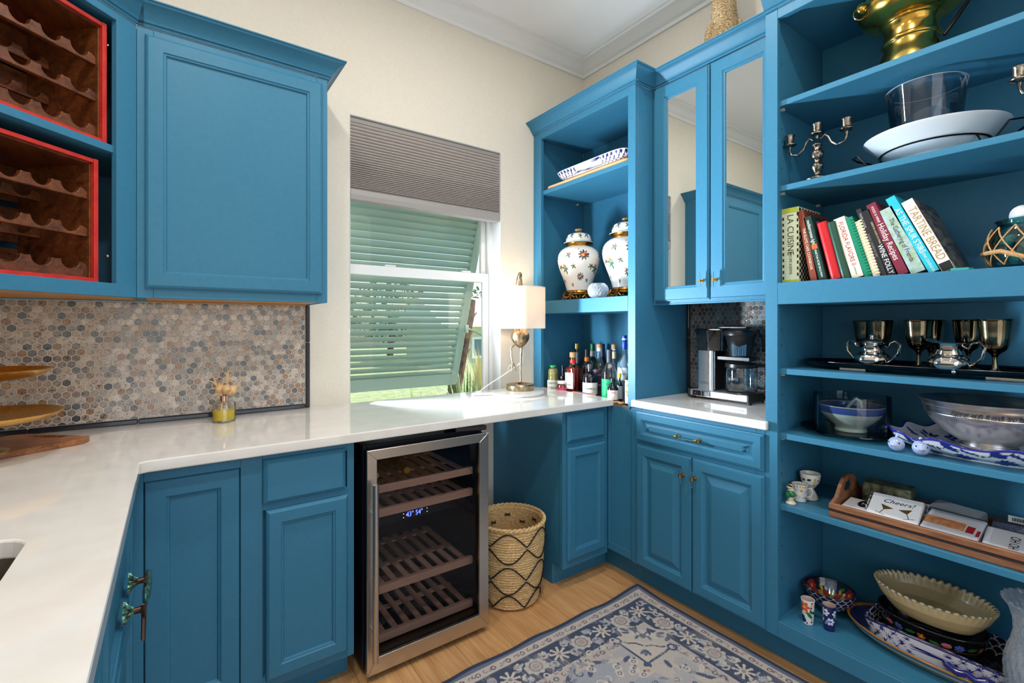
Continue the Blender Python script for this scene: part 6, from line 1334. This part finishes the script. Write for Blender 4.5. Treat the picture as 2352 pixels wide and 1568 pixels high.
g = G(); g.add([(-.045,-.06,.0),(.045,-.06,0),(.045,.06,0),(-.045,.06,0),(0,-.05,.085),(.01,.05,.085)], [(0,1,2,3),(0,1,4),(1,2,5,4),(2,3,5),(3,0,4,5)]); obj('bag', g, PLA, t)
g = G(); g.prism([(1.90,.215),(1.955,.175),(1.93,.13),(1.90,.15)], .668, .672); o = tag(obj('red_card', g, mat('red card', (196,60,50), .5), bev=.0005), 'red printed card at the right front of the tray', 'card')
lettering(o, 'HO HO', .012, WLB, T3(1.918,.168,.6723) @ RZ(-1.3), 'lettering')
# ---------------------------------------------------------------- bottom shelf
def shot(label, x, y, style):
    c = thing('shot_cup', label, 'cup', (x,y,.1840), group='painted shot cups on the bottom shelf'); rc = 3.53
    P, A, S, Z = revolve([(.001,.002),(.017,0),(.018,.002),(.0225,.088),(.023,.09),(.0205,.0905),(.0165,.012),(.001,.01)], 150, 150)
    u = ((A-rc+PI) % (2*PI)-PI)*.02
    if style == 0:
        pa = Paint(u, Z, (232,226,220))
        for i in range(40): pa.disc(-.06+(i*.0173) % .12, .006+(i*.0127) % .08, .0034, [(226,150,30),(140,36,40),(40,40,90)][i % 3])
        pa.disc(-.018,.02,.014,(26,30,90)); pa.flower(-.012,.066,.019,(222,80,50),6,(226,200,40)); pa.leaf(-.004,.05,.03,-.9,(36,110,56)); pa.leaf(.004,.052,.026,-.3,(30,96,50)); pa.line([(-.01,.03),(.004,.006)],.0016,(240,236,230))
    else:
        pa = Paint(u, Z, (28,30,92))
        for i in range(7): pa.flower(-.05+i*.018, .07-(i*.031) % .06, .014, (226,222,232), 6, (60,70,140)); pa.leaf(-.05+i*.017, .03+(i*.02) % .05, .022, i*1.3, (120,140,196))
    pa.mask((Z > .0862) & (S < .1), (24,26,80)); pa.mask((S > .1085), (206,182,170)); pot(c, 'cup_body', P, pa)
shot('tall shot cup painted with an orange flower on white', 1.932, .795, 0); shot('tall shot cup painted with white flowers on cobalt', 1.955, .733, 1)
tb = thing('painted_bowl', 'small dark blue footed bowl painted with bright flowers inside', 'bowl', (2.075,.777,.1840))
P, U_, S_, A_ = superp([(-.08,.03),(-.05,.03),(-.03,.034),(-.012,.06),(0,.092),(-.003,.094),(-.016,.064),(-.034,.042),(-.08,.038)], .085, .088, 2., 260, 110)
pa = Paint(U_, S_, (22,24,58)); sc1 = S_ < .125; scales(pa, 0, .55, .06, .122, .03, (206,204,212), .0013); pa.mask(S_ > .124, (24,30,50))
u0 = .17
for i in range(6):
    u = i*.092; pa.flower(u+.02, .15, .024, (60,120,170) if i % 2 == 0 else (150,40,44), 8, (226,130,40)); pa.leaf(u+.05,.14,.03,.6,(80,130,60)); pa.disc(u+.065,.16,.008,(200,90,50)); pa.disc(u+.045,.16,.007,(206,196,180)); pa.leaf(u+.07,.15,.022,2.,(210,190,50))
pa.mask(S_ > .168, (150,50,50)); pa.mask((S_ > .168) & (np.sin(A_*9) > .3), (130,160,80)); pa.mask((S_ > .118) & (S_ < .128), (14,16,36)); pot(tb, 'bowl_body', P, pa)
for k in range(3):
    a = 3.5+k*2.1; g = G(); g.tube([(.05*math.cos(a),.05*math.sin(a),.036),(.056*math.cos(a),.056*math.sin(a),.018),(.06*math.cos(a),.06*math.sin(a),.004)], [.010,.009,.008], 12); obj('foot', g, mat('navy glaze', (24,26,70), .15, coat=.4), tb, smooth=True)
op = thing('oval_platter', 'large oval platter with a gold edge and blue inside on the bottom shelf', 'platter', (2.09,.43,.1840))
P, U_, S_, A_ = superp([(-.15,.006),(-.06,.006),(-.055,0),(-.045,0),(-.04,.006),(-.015,.024),(0,.046),(.0,.049),(-.005,.0495),(-.02,.03),(-.045,.013),(-.15,.012)], .158, .288, 2.1, 300, 110)
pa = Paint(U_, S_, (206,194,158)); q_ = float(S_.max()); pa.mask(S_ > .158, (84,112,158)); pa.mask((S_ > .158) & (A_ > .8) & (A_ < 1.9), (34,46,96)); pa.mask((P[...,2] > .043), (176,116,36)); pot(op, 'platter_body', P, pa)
rd = thing('lattice_dish', 'blue and white lattice painted dish with rope handle on the oval platter', 'dish', (2.085,.455,.1985))
P, U_, S_, A_ = superp([(-.1,.004),(-.02,.002),(-.016,0),(-.012,.004),(-.004,.04),(.006,.072),(.004,.074),(-.004,.074),(-.014,.04),(-.022,.012),(-.1,.010)], .118, .185, 5., 460, 130)
w_ = np.clip(P[...,2]/.074,0,1)**2; P[...,2] += w_*.008*np.cos(A_*2)
pa = Paint(U_, S_, (228,226,232)); L_ = float(U_.max()); st = .034; j = 0; v = .088
while v < .165:
    u = st/2 if j % 2 else 0
    while u < L_+st:
        for k in range(4): pa.line([(u-.009*math.cos(k*PI/4), v-.009*math.sin(k*PI/4)),(u+.009*math.cos(k*PI/4), v+.009*math.sin(k*PI/4))], .0011, (34,36,120))
        pa.disc(u, v, .0038, (26,28,96)); pa.line([(u,v),(u+st/2,v+st*.6)], .0008, (50,50,120)); pa.line([(u,v),(u-st/2,v+st*.6)], .0008, (50,50,120)); u += st
    v += st*.6; j += 1
for u in np.arange(.05, L_, .16):
    for k in range(3): pa.disc(u+.017*(k-1), .096+.006*(k % 2), .013, (120,40,40)); pa.disc(u+.017*(k-1), .096+.006*(k % 2), .0115, (232,226,220)); pa.disc(u+.017*(k-1), .095, .006, (222,160,30))
    pa.leaf(u+.02,.115,.02,.5,(40,110,70))
pa.mask((P[...,2] > .0685+w_*.008*np.cos(A_*2)), (26,26,92)); pa.mask(S_ > .176, (40,40,46)); scales(pa, 0, L_, .18, .235, .03, (214,210,214), .0013); pot(rd, 'dish_body', P, pa)
g = G(); g.tube([(-.119,-.04,.04),(-.14,-.052,.05),(-.146,-.075,.042),(-.142,-.095,.05),(-.146,-.115,.042),(-.138,-.135,.05),(-.118,-.148,.042)], [.008,.011,.010,.010,.010,.011,.008], 12); obj('rope_handle', g, mat('cobalt glaze', (26,28,110), .12, coat=.5), rd, smooth=True)
kb = thing('black_floral_bowl', 'black bowl painted with a band of bright flowers between the stacked dishes', 'bowl', (2.095,.48,.2105))
P, U_, S_, A_ = superp([(-.09,.006),(-.05,.004),(-.046,0),(-.042,.004),(-.03,.02),(-.01,.06),(0,.096),(-.003,.098),(-.014,.06),(-.036,.02),(-.09,.012)], .105, .145, 2.2, 420, 120)
pa = Paint(U_, S_, (18,18,22)); L_ = float(U_.max())
for i in range(24):
    u = i*L_/24; [lambda: pa.flower(u,.12,.014,(60,110,190),7,(200,40,40)), lambda: pa.leaf(u-.012,.12,.03,.2,(40,110,60)), lambda: pa.flower(u,.12,.012,(222,110,40),5,(230,200,60)), lambda: pa.leaf(u-.012,.118,.03,-.2,(70,140,60)), lambda: pa.disc(u,.12,.009,(220,120,130),1.5)][i % 5]()
pa.mask((S_ > .103) & (S_ < .106), (180,90,50)); pot(kb, 'bowl_body', P, pa)
wb = thing('cream_bowl', 'cream oval bowl with a crimped rim on top of the stacked dishes', 'bowl', (2.082,.472,.3100))
P, U_, S_, A_ = superp([(-.08,.006),(-.062,.004),(-.058,0),(-.052,.003),(-.034,.024),(-.014,.052),(0,.086),(-.001,.089),(-.006,.089),(-.018,.056),(-.04,.026),(-.08,.014)], .115, .158, 2., 420, 110)
w_ = np.clip((P[...,2]-.06)/.028, 0, 1); P[...,:2] *= (1+.02*w_*np.cos(A_*46))[...,None]; P[...,2] += w_*.002*np.cos(A_*46)
pa = Paint(U_, S_, (206,180,130)); L_ = float(U_.max()); pa.mask(S_ > .150, (176,158,118)); pa.mask((P[...,2] > .083) & (np.cos(A_*46) < -.2), (104,110,124)); pa.disc(L_*.42,.225,.03,(92,96,56),1.6); pa.C *= (1+.14*(RNG.random(pa.C.shape[:2]+(1,))-.5)); pot(wb, 'bowl_body', P, pa, m=painted('crackled glaze', .3, .2))
cv = thing('crystal_vase', 'tall cut crystal vase at the right end of the bottom shelf', 'vase', (1.995,.205,.1840))
vp = spl([(.05,0),(.062,.006),(.078,.05),(.086,.11),(.084,.16),(.07,.21),(.066,.25),(.074,.295),(.092,.325)])
g = G(); g.lathe([(.002,.004)]+vp+[(.088,.326),(.07,.295),(.062,.25),(.066,.21),(.08,.16),(.082,.11),(.07,.05),(.002,.014)], 64, fn=lambda p, a, i: (p[0]*(1+.018*math.cos(24*a+i*.8)), p[1]*(1+.018*math.cos(24*a+i*.8)), p[2]+(.003*math.cos(24*a) if p[2] > .32 else 0)), cap=False); obj('faceted_glass', g, CUT, cv)
# ---------------------------------------------------------------- outside the window
g = G(); g.box(-6,2.7,-.32,30,40,-.3); tag(stuff(obj('lawn', g, mat('lawn grass', (150,166,108), .9, rgb2=(184,190,140), scale=6))), 'sunny green lawn outside the window', 'grass')
MINT = mat('mint shutter paint', (186,206,196), .45)
bs_ = thing('louvered_shutter', 'mint green louvered storm shutter propped open outside the window', 'shutter', (1.15,2.56,2.45))
HY, HZ, SL = 2.545, 2.45, 1.675; dn = Vector((0,.327,-.945)); up_ = Vector((0,.945,.327))
SX = Matrix(((1,0,0,0),(0,dn.y,up_.y,HY),(0,dn.z,up_.z,HZ),(0,0,0,1)))      # x across, y down the shutter, z outward
def spart(nm, b, bev=.003):
    g = G(); g.box(*b, X=SX); return obj(nm, g, MINT, bs_, world=True, bev=bev)
spart('stile', (.60,0,-.018,.655,SL,.018)); spart('stile', (1.645,0,-.018,1.70,SL,.018)); spart('top_rail', (.655,0,-.018,1.645,.07,.018)); spart('bottom_rail', (.655,SL-.085,-.018,1.645,SL,.018))
n = 35; sm = G(); prof = [(-.029,0),(-.02,.0055),(0,.008),(.02,.0055),(.029,0),(.02,-.0055),(0,-.008),(-.02,-.0055)]
sm.prism([(a,b) for a,b in prof], -.495, .495, 'X'); slat = mesh('slat', sm, MINT, True, .5)
th = math.radians(-36)
for i in range(n):
    o = obj('slat', slat, None, bs_); q = HY+dn.y*(.092+i*.0437), HZ+dn.z*(.092+i*.0437)
    place(o, bs_); o.location = (1.15, q[0], q[1]); o.rotation_euler = (th, 0, 0)
g = G(); g.tube([(1.66,2.54,1.2),(1.665,2.86,1.28)], .006, 8); obj('prop_arm', g, MINT, bs_, world=True); g = G(); g.box(1.628,2.815,1.245,1.652,2.84,1.30); obj('prop_bracket', g, MINT, bs_, world=True, bev=.002)
LEAFS = [mat('leaf green', (120,165,66), .5), mat('leaf pale', (206,214,170), .5), mat('leaf deep', (62,110,48), .5)]
def blades(name, label, c, nb, L, wd, spread, seed, mats, droop=.5, cat='plant'):
    r = random.Random(seed); t = thing(name, label, cat, c)
    for mi, m in enumerate(mats):
        g = G()
        for k in range(nb//len(mats)):
            a = r.random()*2*PI; el = .35+r.random()*1.15; l = L*(.65+.5*r.random()); d = Vector((math.cos(a)*math.cos(el)*spread, math.sin(a)*math.cos(el)*spread, math.sin(el))); side = Vector((-math.sin(a), math.cos(a), 0)); v = []
            for i in range(6):
                u = i/5; p = d*l*u+Vector((0,0,-droop*l*u*u*(1.2-el*.5))); w_ = wd*(1-u)**.7; v += [p-side*w_, p+side*w_]
            g.add(v, [(2*i, 2*i+1, 2*i+3, 2*i+2) for i in range(5)])
        stuff(obj('leaf_blades', g, m, t))
    return t
blades('yucca_plant', 'spiky yucca with pale striped leaves right of the shutter', (2.55,4.35,-.3), 330, 1.45, .016, .8, 1, LEAFS)
blades('yucca_plant', 'broad palm fronds low under the shutter', (1.75,3.75,-.3), 260, 1.18, .018, 1.1, 2, [LEAFS[0], LEAFS[1], LEAFS[0]], .35)
blades('yucca_plant', 'low green fronds at the left below the shutter', (.95,3.6,-.3), 200, 1.02, .02, 1.1, 3, [LEAFS[0], LEAFS[2]], .3)
blades('flowering_grass', 'golden feathery grass clump beside the pale green house', (4.9,7.9,-.3), 200, 1.5, .02, .5, 4, [mat('golden plume', (236,206,140), .7), LEAFS[1]], .4)
tk = thing('palm_tree', 'brown palm trunk with dry boots behind the shutter', 'palm tree', (3.85,6.75,-.3)); BRK = mat('palm bark', (108,74,52), .9, rgb2=(70,48,36), scale=14, bump=1.)
g = G(); g.tube([(-.25,0,0),(-.15,.0,.6),(-.02,0,1.2),(.1,0,1.75),(.16,0,2.02)], [.12,.11,.10,.10,.07], 14); obj('trunk', g, BRK, tk, smooth=True)
for k in range(9):
    a = k*2.1; z = 1.0+k*.1; g = G(); g.prism([(0,-.05),(.26,-.012),(.3,.0),(.26,.012),(0,.05)], -.012, .012, X=T3(-.06+.2*(z-1.0),0,z) @ RZ(a) @ RY(-.8)); obj('frond_boot', g, mat('dry boot', (150,124,104), .9), tk)
hs_ = thing('neighbour_house', 'pale green house with a white roof beyond the garden', 'house', (11.5,17.5,-.3))
g = G(); g.box(8.5,16,-.3,15.5,20,1.25); obj('wall', g, mat('pale green siding', (206,212,176), .7), hs_, world=True)
g = G(); g.prism([(15.6,1.25),(18,2.5),(20.4,1.25)], 8.1, 16, 'X'); obj('roof', g, mat('white metal roof', (240,240,240), .5), hs_, world=True)
g = G(); g.box(9.6,15.97,.1,11.2,16.0,.75); wo = obj('window', g, mat('house window', (120,140,150), .1), hs_, world=True); g = G(); g.box(9.5,15.94,.0,11.3,15.99,.1); g.box(9.5,15.94,.75,11.3,15.99,.85); g.box(9.5,15.94,.1,9.6,15.99,.75); g.box(11.2,15.94,.1,11.3,15.99,.75); obj('frame', g, WHITE, wo)
def tree(label, c, R, seed, m):
    r = random.Random(seed); t = thing('garden_tree', label, 'tree', c); g = G(); g.tube([(0,0,0),(.1,0,1.2),(.0,.1,2.2)], [.16,.13,.08], 10); obj('trunk', g, BRK, t, smooth=True); g = G()
    for k in range(900):
        d = Vector((r.gauss(0,1), r.gauss(0,1), r.gauss(0,1))).normalized()*R*(.45+.55*r.random()**.5); d.z = d.z*.8+2.3; s = .13*(.6+.8*r.random()); a, b = Vector((r.gauss(0,1), r.gauss(0,1), r.gauss(0,1))).normalized(), Vector((r.gauss(0,1), r.gauss(0,1), r.gauss(0,1))).normalized()
        g.add([d-a*s, d+b*s*.6, d+a*s, d-b*s*.6], [(0,1,2,3)])
    stuff(obj('foliage', g, m, t))
FOL = mat('tree leaves', (70,100,70), .7, rgb2=(104,134,92), scale=3)
tree('leafy tree behind the white roof', (15.5,24,-.3), 2.3, 5, FOL); tree('dark leafy tree far beyond the shutter', (8.5,22,-.3), 2.0, 6, FOL)
